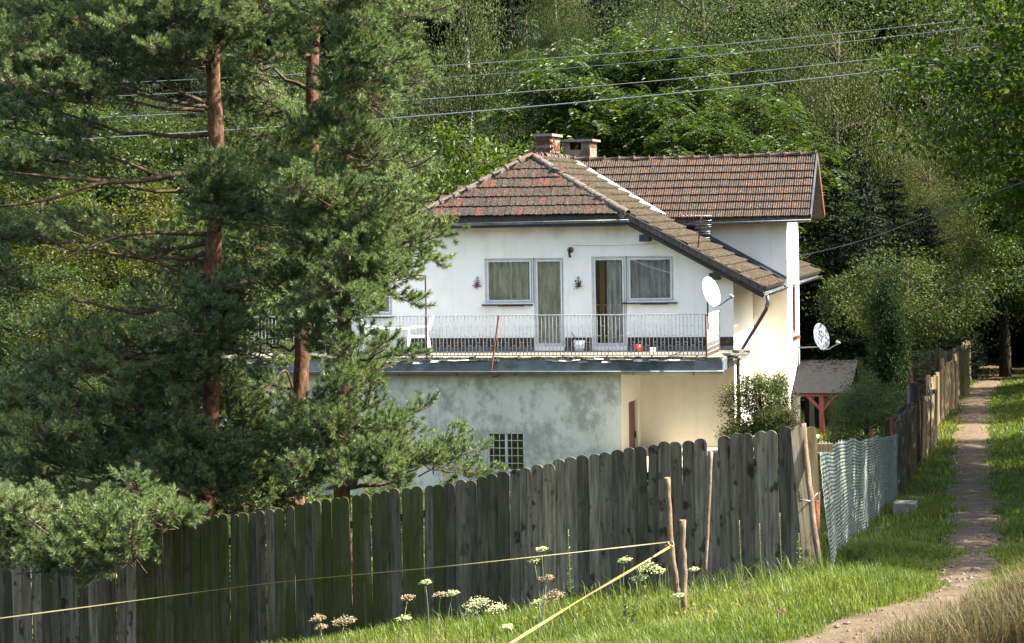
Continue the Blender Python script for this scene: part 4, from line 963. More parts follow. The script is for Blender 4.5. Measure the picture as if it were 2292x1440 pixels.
# yellow tape
def tape(pts, w, label, twist=0):
    P = np.array([at(*p) for p in pts]); t = np.linspace(0, 1, 40); s_ = np.linspace(0, 1, len(P)); Q = np.stack([np.interp(t, s_, P[:, i]) for i in range(3)], -1)
    for _ in range(3): Q[1:-1] = (Q[:-2]+2*Q[1:-1]+Q[2:])/4
    g = G(); off = np.stack([0*t, .25*w*np.sin(t*9), w/2*(.75+.25*np.cos(t*14+twist))], -1); V = np.concatenate([Q-off, Q+off]); i = np.arange(39)
    g.add(V, np.stack([i, i+1, i+41, i+40], -1), 0, None, True); V2 = V+np.array([0, .003, 0]); g.add(V2, np.stack([i, i+40, i+41, i+1], -1))
    tag(g.build('fence_tape', 'tape'), label, 'tape', 'yellow fence tapes')
tape([(1500, 1213, dT-.05), (1330, 1232, dT-.3), (1000, 1268, dT-.6), (600, 1305, dT-.7), (200, 1358, dT-.7), (-30, 1388, dT-.7)], .011, 'yellow fence tape running along the front of the planks to the left')
tape([(1503, 1222, dT-.05), (1420, 1272, dT-1), (1300, 1342, dT-2.2), (1135, 1445, dT-4)], .030, 'yellow fence tape running from the crooked stake down towards the meadow edge')
g = G(); P = at(1498, 1218, dT-.04); t = np.linspace(0, 2*math.pi, 10)
g.tube(P+np.stack([.045*np.cos(t), .04*np.sin(t), .03*np.sin(t*2)], -1), .008, 5, caps=False); tag(g.build('tape_knot', 'tape'), 'knot of pale tape round the crooked stake', 'knot')

# ------------------------------------------------------------------ wire mesh fence going back along the path
A0 = at(1836, 1292, 27.8); A1 = at(2012, 1128, 40.5); A0[2] = gz(A0[0], A0[1]); A1[2] = gz(A1[0], A1[1])
mf = empty('wire_mesh_fence', A0); tag(mf, 'sagging pale green wire mesh fence beside the footpath', 'fence')
Ld = A1-A0; Ln = np.linalg.norm(Ld[:2]); nd = np.array([Ld[1], -Ld[0], 0])/Ln
def mpt(s, h):                      # s 0..1 along, h 0..1 up; sagging, bulging
    H = np.interp(s, [0, 1], [1.50, 1.04]) + .008*np.sin(s*23)
    b = (.035*np.sin(s*9+1)+.018*np.sin(s*31))*np.sin(math.pi*h*.9+.2) ; b = b + .15*(1-h)**2*np.exp(-s*9)
    p = Ld[None, :]*s[:, None]; p = p + nd[None, :]*b[:, None]; gr = Ld[2]*s
    sag = -.012*np.sin(s*17)*h - .012*np.sin(s*41+h*3)
    p[:, 2] = gr + .03 + H*h + sag; return p
g = G(); rows = 31; ns = 230
for k in range(rows+1):
    s = np.linspace(0, 1, ns); h = np.full(ns, k/rows) + .42/rows*np.where(np.arange(ns) % 2, 1, -1)
    g.tube(mpt(s, np.clip(h, 0, 1.02)), .0047, 3, caps=False, smooth=False)
for k in range(0, ns, 7):
    h = np.linspace(0, 1.03, 16); s = np.full(16, k/(ns-1)) + .0022*np.where(np.arange(16) % 2, 1, -1); g.tube(mpt(s, h), .0045, 3, caps=False, smooth=False)
g.build('wire_netting', 'mesh', mf)
r_ = np.random.RandomState(2)
sm_n = 44
for k in range(0):
    if 1: continue
    s0, s1 = k/sm_n*.91+.05, (k+.86+.1*r_.rand())/sm_n*.91+.05; V = []; h0 = .93+.06*r_.rand(); b0 = .02+.04*r_.rand()
    for h in np.linspace(b0, h0, 7):
        V += [mpt(np.array([s0]), np.array([h]))[0]-nd*(.05+.02*r_.rand()), mpt(np.array([s1]), np.array([h]))[0]-nd*(.05+.02*r_.rand())]
    V = np.array(V); i = np.arange(6)*2; g = G(); g.add(V, np.stack([i, i+1, i+3, i+2], -1)); g.add(V-nd*.008, np.stack([i, i+2, i+3, i+1], -1)); g.build('screening_strip', 'screen', mf)
for s_ in (.33, .66, 1.0):
    g = G(); p = mpt(np.array([s_]), np.array([0.]))[0]; g.tube([p-nd*.1-np.array([0, 0, .3]), p-nd*.1+np.array([0, 0, 1.35])], .03, 8); g.build('post', 'rust', mf)
g = G(); q = A0-A0; g.tube([at(1822, 1270, 27.7)-A0, at(1826, 1180, 27.7)-A0, at(1829, 1100, 27.75)-A0], [.04, .045, .035], 8); g.build('rusty_post', 'rust', mf)
g = G(); g.tube([at(1790, 1118, 27.3)-A0, at(1812, 1122, 27.3)-A0, at(1830, 1104, 27.5)-A0], .008, 5); g.build('tie_wire', 'wire', mf)
# kerb stones and block by the mesh
for k in range(16):
    s_ = .22+.05*k; p = A0+mpt(np.array([s_]), np.array([0.]))[0]+nd*(.22+.15*r_.rand()); g = G()
    n = 7; q = rndunit(40, r_)
    import bmesh
    bm = bmesh.new(); [bm.verts.new(v*np.array([.16+.1*r_.rand(), .13, .07])) for v in q]; bmesh.ops.convex_hull(bm, input=bm.verts); me = bpy.data.meshes.new('stone'); bm.to_mesh(me); bm.free(); me.materials.append(MT['stone'])
    o = link('edging_stone', me, mf, p-A0+np.array([0, 0, .03]), (0, 0, r_.rand()*3))
p = hit(2026, 1150, 30, 60); g = G(); g.bx(-.16, .16, -.22, .22, -.06, .17); o = g.build('concrete_block', 'concrete'); o.location = p.tolist(); o.rotation_euler = (0, .03, -.25); tag(o, 'pale concrete block on the grass at the far end of the wire mesh fence', 'block')

# ------------------------------------------------------------------ plank fence farther along the path
f2 = empty('path_fence', at(2060, 1000, 54)); f2.location.z = gz(f2.location.x, f2.location.y); F2 = np.array(f2.location)
tag(f2, 'leaning row of bare sunlit boards along the left side of the footpath', 'fence')
r_ = np.random.RandomState(8)
s0 = at(2048, 960, 50); s1 = at(2165, 860, 90); n2 = 118
pmp = [plank_mesh(.22, 1.5, .03, 'plankpale', 'flat'), plank_mesh(.19, 1.42, .03, 'plankpale', 'flat'), plank_mesh(.2, 1.55, .03, 'plankdark', 'round')]
for k in range(n2):
    t = (k+.5)/n2; p = s0*(1-t)+s1*t; p[0] += .12*math.sin(t*14); z = gz(p[0], p[1])
    H = np.interp(t, [0, .04, .25, .32, .6, 1], [1.5, 1.45, 1.3, 1.45, 1.5, 1.6]) ; me = pmp[0] if r_.rand() < .6 else pmp[1]
    ln = .10*math.sin(t*19)+.04*r_.randn()
    link('plank', me, f2, (p[0]-F2[0]+.03*r_.randn(), p[1]-F2[1], z-F2[2]-.1), (.02*r_.randn(), ln*.6-.04, math.radians(68)+.08*r_.randn()), (1, 1, H/1.45))
for t in (.0, .22, .45, .7, .97):
    p = s0*(1-t)+s1*t; z = gz(p[0], p[1]); g = G(); g.tube([(p[0]-F2[0]-.08, p[1]-F2[1], z-F2[2]-.2), (p[0]-F2[0]-.1, p[1]-F2[1], z-F2[2]+1.62)], .055, 8); g.build('post', 'log', f2)
# nearer piece, its shade put into a dark wood colour
f3 = empty('shaded_fence', at(2030, 1100, 44)); f3.location.z = gz(f3.location.x, f3.location.y); F3 = np.array(f3.location)
tag(f3, 'short dark leaning piece of board fence between the wire mesh and the sunlit boards', 'fence')
for k in range(26):
    t = k/26; p = at(2014, 1110, 41)*(1-t)+at(2046, 985, 50)*t; z = gz(p[0], p[1])
    link('plank', pmp[2], f3, (p[0]-F3[0]+.03*r_.randn(), p[1]-F3[1], z-F3[2]-.1), (.02, -.06+.07*r_.randn(), math.radians(55)+.3*r_.randn()), (1, 1, .85+.12*r_.rand()))
g = G(); p = at(2050, 960, 49.6); z = gz(p[0], p[1]); g.tube([(p[0]-F3[0], p[1]-F3[1], z-F3[2]-.2), (p[0]-F3[0]-.02, p[1]-F3[1], z-F3[2]+1.7)], .10, 8); g.build('post', 'bark', f3)
# back fence across the garden
f4 = empty('back_fence', at(1960, 850, 78)); f4.location.z = gz(f4.location.x, f4.location.y); F4 = np.array(f4.location)
tag(f4, 'green grey board fence crossing behind the garden and the columnar thuja', 'fence')
pg = plank_mesh(.155, 1.5, .025, 'plankgreen', 'round'); x0 = at(1770, 800, 78)[0]; x1 = at(2140, 800, 80)[0]; x = x0
while x < x1:
    px_ = CX+x*FPX/78; ty = 781 if px_ < 2000 else 783
    T = at(px_, ty, 78); link('plank', pg, f4, (x-F4[0], .03*r_.rand(), T[2]-F4[2]-1.5+.02*r_.randn()), (0, .01*r_.randn(), .05*r_.randn())); x += .17
for dz in (.3, 1.1):
    g = G(); T = at(1960, 782, 78.1); g.bar((x0-F4[0], .08, T[2]-F4[2]-dz-.3), (x1-F4[0], .08, T[2]-F4[2]-dz-.3), .05, .08); g.build('rail', 'plankgreen', f4)

# ------------------------------------------------------------------ power lines
def wire(pts, r, label):
    P = np.array([at(*p) for p in pts]); t = np.linspace(0, 1, 40); px_ = np.array([p[0] for p in pts], float); s_ = (px_-px_[0])/(px_[-1]-px_[0])
    co = [np.polyfit(s_, P[:, i], 2) for i in range(3)]; Q = np.stack([np.polyval(c, t) for c in co], -1)
    g = G(); g.tube(Q, r, 6); tag(g.build('power_line', 'wire'), label, 'power line', 'power lines crossing above the house')
wire([(-20, 196, 62), (960, 148, 58), (1300, 127, 57), (1700, 92, 55), (2310, 28, 53)], .007, 'topmost of the four overhead wires above the house')
wire([(-20, 226, 62), (930, 177, 58), (1300, 153, 57), (1700, 112, 55), (2310, 45, 53)], .007, 'second overhead wire from the top, close under the topmost one')
wire([(-20, 273, 61), (900, 226, 57), (1300, 195, 56), (1700, 160, 54), (2310, 90, 52)], .0085, 'third overhead wire from the top, with a wide gap above it')
wire([(-20, 322, 60), (910, 265, 56), (1400, 222, 55), (1700, 183, 53), (2310, 120, 51)], .0125, 'lowest and thickest bright overhead wire above the chimneys')

# ------------------------------------------------------------------ trees
def trunk_limbs(g, H, r0, ends, rng, mi=1, n=8, lean=0.0, start=.25):
    zz = np.linspace(-.3, H*.92, 10); P = np.stack([lean*zz + .012*H*np.sin(zz*1.3/H*6+rng.rand()*6), .012*H*np.sin(zz/H*5+rng.rand()*6), zz], -1)
    g.tube(P, r0*(1-zz.clip(0)/H)**.8+.015, n, 0)
    for e in ends:
        h = max(start*H, min(e[2]-.25*np.linalg.norm(e[:2]), H*.85)); b = np.array([np.interp(h, zz, P[:, 0]), np.interp(h, zz, P[:, 1]), h])
        mid = (b+e)/2+np.array([0, 0, .12*np.linalg.norm(e-b)]); g.tube(bez(b, mid, e, 6), np.linspace(r0*.22, .012, 6), 5, mi)
def crown_pts(rng, K, R, H, z0, shape):
    out = []
    while len(out) < K:
        p = rng.uniform(-1, 1, 3); q = np.linalg.norm(p)
        if q > 1 or q < .35: continue
        f = (p[2]+1)/2
        if shape == 'round': s_ = 1
        elif shape == 'cone': s_ = 1.25*(1-f)**.7+.1
        elif shape == 'drop': s_ = .55+1.0*math.sin(min(1, (1-f)*1.3)*math.pi*.75)*.55
        out.append((p[0]*R*s_, p[1]*R*s_, z0+(H-z0)*f))
    return np.array(out)
def broad(name, mat, bark, H, R, z0, K, nl, ls, shape='round', seed=1, flat=.55, cr=None, droop=0.0, lw=.5, birch=False):
    rng = np.random.RandomState(seed); C = crown_pts(rng, K, R, H, z0, shape); cr = cr or R*.28
    gt = G(); trunk_limbs(gt, H, .028*H*.5+.05, C[::2], rng); tm = gt.mesh('trunk', [bark, 'bark'])
    g = G(); P = []; D = []
    for c in C:
        s_ = cr*(.6+.7*rng.rand()); q = rndunit(nl, rng)*(rng.rand(nl, 1)**.45); q[:, 2] *= flat; p = c+q*s_
        if birch:
            p[:, 2] -= rng.rand(nl)**1.5*s_*1.6; d = np.stack([.35*rng.randn(nl), .35*rng.randn(nl), -1+0*q[:, 0]], -1)
        else:
            d = q+.7*rng.normal(size=(nl, 3)); d[:, 2] -= droop
        P.append(p); D.append(d)
    P = np.concatenate(P); D = np.concatenate(D); n = len(P)
    nrm = np.stack([.4*rng.randn(n), .4*rng.randn(n), np.ones(n)], -1) if not birch else None
    leaves(g, P, D, ls*(.7+.6*rng.rand(n)), ls*lw, 0, rng, nrm=nrm); return tm, g.mesh('crown', mat), H
def ashtree(name, mat, H, R, K, seed, ls=.16):
    """compound leaves: sprays of paired leaflets arching down from shoot tips"""
    rng = np.random.RandomState(seed); C = crown_pts(rng, K, R, H, H*.25, 'round'); gt = G(); trunk_limbs(gt, H, .18, C[::2], rng); g = G(); P = []; D = []
    for c in C:
        s_ = R*.20*(.7+.6*rng.rand())
        for j in range(26):
            q = rndunit(1, rng)[0]; q[2] = abs(q[2])*.8; b = c+q*s_*rng.rand()**.4; a = rng.rand()*6.28; dirn = np.array([math.cos(a), math.sin(a), .1]); L = .42+.2*rng.rand()
            for t in np.linspace(.2, 1, 7):
                pp = b+dirn*L*t+np.array([0, 0, -.55*L*t*t]); side = np.array([-dirn[1], dirn[0], -.35])
                for s2 in (-1, 1): P.append(pp); D.append(dirn*.55+np.array([side[0]*s2, side[1]*s2, -.35]))
    P = np.array(P); D = np.array(D); n = len(P); leaves(g, P, D, ls*(.8+.4*rng.rand(n)), ls*.36, 0, rng, nrm=np.tile([0, 0, 1.], (n, 1))); return gt.mesh('trunk', ['bark', 'bark']), g.mesh('crown', mat), H
def conifer(name, mat, H, R, seed, levels=34, per=9, tw=14, droop=.25, hang=.35, card=(.17, .05), bare=.06, pw=.85):
    rng = np.random.RandomState(seed); gt = G(); gt.tube([(0, 0, -.3), (0, 0, H*.5), (0, 0, H)], [.012*H+.06, .008*H+.03, .01], 7); g = G(); P = []; D = []
    for i in range(levels):
        z = H*(bare+(1-bare)*(i+rng.rand()*.6)/levels); Lr = R*(1-z/H)**pw+.12
        for j in range(per):
            a = 2*math.pi*(j+rng.rand())/per; L = Lr*(.65+.5*rng.rand()); d = np.array([math.cos(a), math.sin(a), 0]); side = np.array([-d[1], d[0], 0]); m = max(3, int(tw*L/R))+2
            tip = lambda t: np.array([0, 0, z])+d*L*t+np.array([0, 0, -droop*L*math.sin(t*2.2)+.12*L*t*t])
            gt.tube([tip(0), tip(.5), tip(1)], [.02*L/R*3+.006, .012, .004], 3, 0, False) if j % 2 == 0 else None
            for t in np.linspace(.15, 1, m):
                b = tip(t); wl_ = .32*L*(1.05-t)+.10
                for s2 in (-1, 1):
                    q = rng.rand(); v = side*s2*.9+d*.5+np.array([0, 0, -hang*(.5+q)])
                    for u_ in np.linspace(.15, 1, max(2, int(wl_/.12)+1)):
                        P.append(b+v*wl_*u_+rng.randn(3)*.02); D.append(v+.45*rng.randn(3)+np.array([0, 0, -hang*1.2*rng.rand()]))
                P.append(b); D.append(d+.3*rng.randn(3))
    P = np.array(P); D = np.array(D); n = len(P); leaves(g, P, D, card[0]*(.7+.6*rng.rand(n)), card[1], 0, rng, nrm=np.tile([0, 0, 1.], (n, 1))); return gt.mesh('trunk', 'bark'), g.mesh('crown', mat), H
LIB = {}
LIB['birch'] = broad('b', 'birch', 'birchbark', 14, 2.9, 2.5, 95, 560, .10, 'drop', 1, .8, 1.05, birch=True, lw=.55)
LIB['birch2'] = broad('b', 'olive', 'bark', 14, 3.4, 2.0, 85, 640, .10, 'round', 2, .9, 1.25, birch=True, lw=.55)
LIB['willow'] = broad('w', 'willow', 'bark', 13, 4.6, 2.0, 95, 640, .115, 'round', 3, .75, 1.35, droop=.2, lw=.35)
LIB['broad'] = broad('m', 'shrub', 'bark', 12, 4.3, 1.5, 90, 560, .125, 'round', 4, .6, 1.3, lw=.6)
LIB['broad2'] = broad('m2', 'ash', 'bark', 12, 4.0, 1.0, 85, 580, .125, 'round', 5, .55, 1.25, lw=.55)
LIB['ash'] = ashtree('a', 'ash', 9.5, 3.4, 105, 6)
LIB['cherry'] = broad('c', 'cherry', 'bark', 6, 2.9, .5, 110, 130, .13, 'round', 7, .6, .62, droop=.5, lw=.42)
LIB['shrub'] = broad('s', 'shrub', 'bark', 5, 3.2, -.3, 120, 260, .10, 'round', 8, .6, .75, lw=.5)
LIB['yellow'] = broad('y', 'yellow', 'bark', 6, 3.2, -.3, 120, 260, .12, 'round', 9, .6, .75, lw=.5)
LIB['maple'] = broad('mp', 'maple', 'bark', 11, 4.6, 2.2, 190, 300, .125, 'round', 10, .45, .95, lw=.7)
LIB['spruce'] = conifer('s', 'spruce', 16, 3.0, 11, card=(.22, .07))
LIB['spruce2'] = conifer('s2', 'spruce', 13, 2.6, 12, levels=26, per=8, hang=.6, card=(.24, .07))
LIB['larch'] = conifer('l', 'larch', 13, 3.0, 13, levels=30, per=8, droop=-.05, hang=.75, card=(.20, .035), pw=.7)
LIB['thuja'] = broad('t', 'thuja', 'bark', 4.2, .62, .0, 90, 260, .10, 'round', 14, 1.6, .30, lw=.3)
LIB['privet'] = broad('p', 'privet', 'bark', 2.6, 1.25, -.1, 120, 260, .052, 'round', 15, .9, .40, lw=.55)
LIB['rose'] = broad('r', 'rose', 'bark', 2.4, 1.0, -.1, 90, 240, .062, 'round', 16, .9, .34, lw=.55)
LIB['apple'] = broad('ap', 'apple', 'pinetwig', 5.2, 2.5, 2.4, 80, 170, .105, 'round', 17, .7, .62, lw=.55)
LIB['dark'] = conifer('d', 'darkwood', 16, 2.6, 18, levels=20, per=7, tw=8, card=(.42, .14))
def tree(kind, px_, ytop, d, label, cat='tree', ws=1.0, name=None, group=None, rz=None, sink=0):
    tm, cm_, H = LIB[kind]; T = at(px_, ytop, d); z = gz(T[0], T[1])-sink; s_ = (T[2]-z)/H
    nm = name or {'birch': 'birch_tree', 'birch2': 'birch_tree', 'willow': 'willow_tree', 'spruce': 'spruce_tree', 'spruce2': 'spruce_tree', 'larch': 'larch_tree', 'ash': 'ash_tree', 'thuja': 'thuja_tree', 'shrub': 'shrub', 'yellow': 'shrub', 'privet': 'shrub', 'rose': 'rose_bush', 'apple': 'apple_tree', 'cherry': 'cherry_tree'}.get(kind, 'broadleaf_tree')
    e_ = empty(nm, (T[0], T[1], z), rz if rz is not None else rs.rand()*6.28); tag(e_, label, cat, group)
    w = s_*ws; link('trunk', tm, e_, None, None, (w, w, s_)); link('crown', cm_, e_, None, None, (w, w, s_)); return e_
T_ = tree
# behind the house, left to right
T_('birch', 1035, -60, 88, 'weeping birch with pale trunk just left of the two larches')
T_('larch', 1178, 35, 86, 'taller light green larch left of the twin larch top', group='larches behind the chimneys')
T_('larch', 1262, 95, 84, 'lower larch with drooping twigs directly behind the left chimney', group='larches behind the chimneys')
T_('ash', 1335, 72, 80, 'bright green ash directly above the wide right chimney', ws=1.0)
T_('ash', 1460, 78, 79, 'tallest bright green ash right of the chimneys', ws=1.0)
T_('ash', 1590, 195, 76, 'low spreading ash behind the middle of the dormer ridge', ws=1.15)
T_('birch', 1418, 20, 95, 'slim light birch top sticking up between the two ash crowns', ws=.5)
T_('willow', 1560, -90, 96, 'pale silvery willow at the top middle of the wood')
T_('willow', 1745, -110, 99, 'wide grey green willow right of the silvery one under the wires')
T_('birch2', 1870, 10, 88, 'olive birch with a rounded top above the dormer gable')
T_('broad', 2010, -40, 97, 'dense mid green tree between the olive birch and the white trunk')
T_('birch', 2180, -120, 94, 'birch with a visible white trunk near the upper right corner', ws=1.3)
T_('broad2', 2080, 130, 90, 'dark green leafy tree right of the olive birch')
T_('willow', 2240, 60, 92, 'light willow leaning over the top right edge of the wood')
T_('birch2', 2020, 230, 88, 'olive brown birch crown above the columnar thuja')
T_('birch2', 2075, 330, 84, 'olive brown birch crown right above the back fence end')
T_('spruce', 1705, 240, 85, 'dark spruce with pointed top behind the middle of the dormer ridge')
T_('spruce2', 1800, 270, 86, 'dark spruce behind the right end of the dormer ridge')
T_('spruce', 1862, 330, 80, 'big dark spruce touching the dormer gable board')
T_('spruce2', 1940, 350, 82, 'dark spruce between the dormer gable and the apple tree')
T_('spruce2', 2010, 430, 87, 'deep dark spruce behind the apple tree crown')
T_('spruce', 2090, 400, 98, 'deep dark spruce left of where the path enters the wood')
T_('broad2', 1900, 600, 83, 'dark leafy bush tree behind the shaded satellite dish', ws=.8)
T_('cherry', 1075, 272, 73, 'bright yellow green cherry behind the left hip of the roof')
T_('cherry', 965, 320, 71, 'bright green cherry left of the roof beside the pine branches')
T_('broad2', 960, 400, 76, 'dark green bush below the two bright cherries')
T_('spruce', 1872, 335, 75.5, 'tall dark spruce right of the dormer gable, above the satellite dish on the wall', ws=1.7)
T_('spruce2', 1810, 400, 78, 'dark spruce partly hidden behind the wing gable', ws=1.6)
T_('spruce2', 1945, 430, 74, 'dark spruce above the columnar thuja', ws=1.8)
T_('spruce', 2000, 390, 80, 'dark spruce standing over the thuja and left of the apple tree crown', ws=1.6)
T_('spruce2', 2065, 460, 82, 'dark spruce behind the apple tree, left of the path mouth', ws=1.7)
T_('spruce', 2135, 500, 90, 'dark spruce closing the left side of the path mouth', ws=1.7)
T_('spruce2', 2215, 520, 99, 'dark spruce standing right over the far end of the path', ws=1.6)
# garden
T_('apple', 2030, 560, 66, 'small apple tree with bare lower trunk in the garden by the back fence', rz=.4)
T_('thuja', 1986, 612, 60, 'tall columnar thuja in the garden left of the apple tree', ws=.75)
T_('privet', 1940, 838, 52, 'rounded bush with tiny pale leaves between porch canopy and wire mesh', cat='bush', ws=.85)
T_('privet', 1850, 890, 67, 'lower bush with tiny leaves seen under the porch canopy', cat='bush')
T_('privet', 1990, 965, 47, 'small straggly bush rising over the far end of the wire mesh', cat='bush', ws=.7)
T_('shrub', 1920, 800, 70, 'thin reddish tipped shrub right behind the porch canopy', cat='bush', ws=.35)
T_('rose', 1700, 830, 57.5, 'rose bush with a few red hips against the sunlit side wall', cat='bush', ws=1.05)
T_('rose', 1742, 905, 57, 'lower rose bush at the foot of the cream wing wall', cat='bush', ws=1.0)
# left background
for (k, px_, yt, d, lab, ws) in (
    ('shrub', 40, 205, 108, 'sunlit shrub at the far left edge of the bright slope', 1.3), ('shrub', 190, 240, 106, 'sunlit shrub on the bright slope below the bare pine limb', 1.3),
    ('willow', 330, 215, 106, 'pale grey green thicket on the slope left of the thick pine trunk', .8), ('shrub', 450, 240, 104, 'sunlit shrub on the slope right behind the thick pine trunk', 1.2),
    ('broad', 600, 150, 104, 'sunlit tree seen between the pine trunks near the top', 1.0), ('broad2', 760, 180, 100, 'mid green tree behind the right hand pine trunk', 1.0), ('broad', 880, 120, 98, 'light green tree behind the right edge of the pine crowns', .8),
    ('yellow', 90, 400, 90, 'yellowing shrub at the left edge under the long dark pine limb', 1.1), ('yellow', 260, 420, 88, 'yellow orange shrub in the middle of the left background', 1.1), ('yellow', 400, 470, 86, 'yellowing shrub just left of the thick pine trunk', 1.0),
    ('shrub', 560, 450, 84, 'green shrub seen between the thick and the middle pine trunks', 1.0), ('shrub', 30, 570, 78, 'green shrub low at the left edge of the picture', 1.1), ('yellow', 190, 640, 76, 'shrub with rusty leaf tips low in the left background', 1.0),
    ('shrub', 360, 620, 76, 'green shrub low behind the left pine boughs', 1.0), ('broad2', 520, 640, 74, 'dark green shrub tree low behind the pine trunks', .9), ('broad2', 680, 600, 76, 'dark green tree behind the middle pine trunk', .8),
    ('shrub', 120, 780, 66, 'shrub in the lowest part of the left background', 1.0), ('broad2', 320, 830, 64, 'dark shrub hidden low behind the hanging pine boughs', .9), ('shrub', 560, 860, 62, 'low shrub at the foot of the pines', .8)):
    T_(k, px_, yt, d, lab, ws=ws, cat='shrub' if k in ('shrub', 'yellow') else 'tree')
for (px_, yt, d, lab) in ((60, -150, 128, 'dark spruce at the upper left corner behind the pine'), (170, -110, 132, 'second dark spruce from the upper left corner'), (300, -160, 130, 'tall dark spruce left of the thick pine trunk top'), (420, -100, 134, 'dark spruce right behind the thick pine trunk top')):
    T_('spruce', px_, yt, d, lab, group='spruces in the upper left background')
for (px_, yt, d, lab) in ((1140, -120, 122, 'shaded spruce at the top edge above the tall larch'), (1215, -90, 126, 'shaded spruce at the top edge above the lower larch'), (1350, -130, 124, 'shaded spruce at the top edge above the wide chimney'), (1440, -60, 120, 'shaded spruce at the top edge left of the silvery willow')):
    T_('spruce', px_, yt, d, lab, group='spruces at the top of the wood')
T_('birch', 1245, -140, 118, 'thin pale birch among the shaded spruces at the top edge', ws=.6)
T_('birch', 1480, -140, 118, 'thin pale birch left of the silvery willow at the top edge', ws=.6)
# maples leaning over the path at the right edge
def tree_at(kind, x, y, H, label, ws=1.0, rz=0.0, name='maple_tree'):
    tm, cm_, H0 = LIB[kind]; z = gz(x, y); s_ = H/H0; e_ = empty(name, (x, y, z), rz); tag(e_, label, 'tree'); w = s_*ws
    link('trunk', tm, e_, None, None, (w, w, s_)); link('crown', cm_, e_, None, None, (w, w, s_)); return e_
tree_at('maple', 13.2, 47, 12.5, 'bright green maple leaning in over the path at the right edge', 1.05, .5)
tree_at('maple', 21.5, 68, 13, 'maple behind the nearest one, overhanging the dark mouth of the path', .95, 2.2)
tree_at('maple', 11.6, 28.5, 7.8, 'nearest maple at the right picture edge beside the path', 1.0, 4.0)
tree_at('maple', 11.9, 33.6, 9.0, 'second maple from the front at the right edge beside the path', 1.0, 2.9)
tree_at('maple', 12.9, 39.5, 10.5, 'third maple crown from the front at the right edge, before the leaning one', 1.0, 5.1)
tree_at('maple', 15.9, 54, 9.5, 'low maple crown at the right edge behind the leaning one', 1.1, 3.3)
tree_at('broad2', 22.5, 78, 15, 'large dark leafy tree to the right of the path mouth', 1.0, 1.0, 'broadleaf_tree')
tree_at('broad2', 15.5, 96, 13, 'dark leafy tree to the left of the path mouth', .9, 3.0, 'broadleaf_tree')
# woods, each one mass
def wood(name, spots, kind, label):
    tm, cm_, H0 = LIB[kind]; vs = np.empty(len(cm_.vertices)*3, np.float32); cm_.vertices.foreach_get('co', vs); vs = vs.reshape(-1, 3); g = G()
    rnd = np.empty(len(cm_.polygons), np.float32); cm_.attributes['rnd'].data.foreach_get('value', rnd)
    for (x, y, H, a) in spots:
        c, s_ = math.cos(a), math.sin(a); V = vs*(H/H0); V = np.stack([V[:, 0]*c-V[:, 1]*s_, V[:, 0]*s_+V[:, 1]*c, V[:, 2]], -1)+np.array([x, y, gz(x, y)])
        g.add(V, np.arange(len(V)).reshape(-1, 4), 0, rnd); z = gz(x, y); g.tube([(x, y, z-.3), (x, y, z+H*.9)], [.16, .03], 5, 1)
    o = g.build(name, [LIB[kind][1].materials[0], 'bark']); tag(o, label, 'woodland', kind='stuff'); return o
for (k, px_, yt, d, lab, ws) in (('privet', 30, 1150, 37, 'low bush behind the fence at the left edge', 2.2), ('privet', 190, 1120, 38, 'bush behind the fence under the left hanging boughs', 2.2), ('rose', 330, 1090, 40, 'bush behind the fence left of the thickest pine', 2.4),
    ('privet', 420, 1060, 42, 'leafy bush at the foot of the thickest pine', 2.0), ('rose', 580, 1040, 43, 'bush between the thickest pine and the leaning pine', 2.0), ('privet', 880, 1040, 46, 'bush before the green wall right of the forked pine', 1.6), ('privet', 1010, 1060, 49, 'low bush before the green wall left of the barred window', 1.3)):
    T_(k, px_, yt, d, lab, ws=ws*.5, cat='bush')
r_ = np.random.RandomState(31); sp = []
for y, x0_, x1_, st in ((140, -32, 32, 4.2), (158, -36, 38, 4.6), (180, -42, 46, 5)):
    for x in np.arange(x0_, x1_, st): sp.append((x+r_.randn(), y+2*r_.randn(), 15+5*r_.rand(), r_.rand()*6))
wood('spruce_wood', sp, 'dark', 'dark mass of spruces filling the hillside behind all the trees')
sp = []
for y in (97, 102, 107, 113, 119):
    for x in np.arange(12.5, 34, 2.1): sp.append((x+r_.randn()*.7, y+r_.randn(), 13+5*r_.rand(), r_.rand()*6))
for y in (37, 43, 82, 87, 93):
    for x in np.arange(.25*y+(7 if y > 60 else 5), .25*y+17, 3.2): sp.append((x+r_.randn()*.7, y+r_.randn(), 13+4*r_.rand(), r_.rand()*6))
wood('path_wood', sp, 'dark', 'dark wood closing the path at the far right')

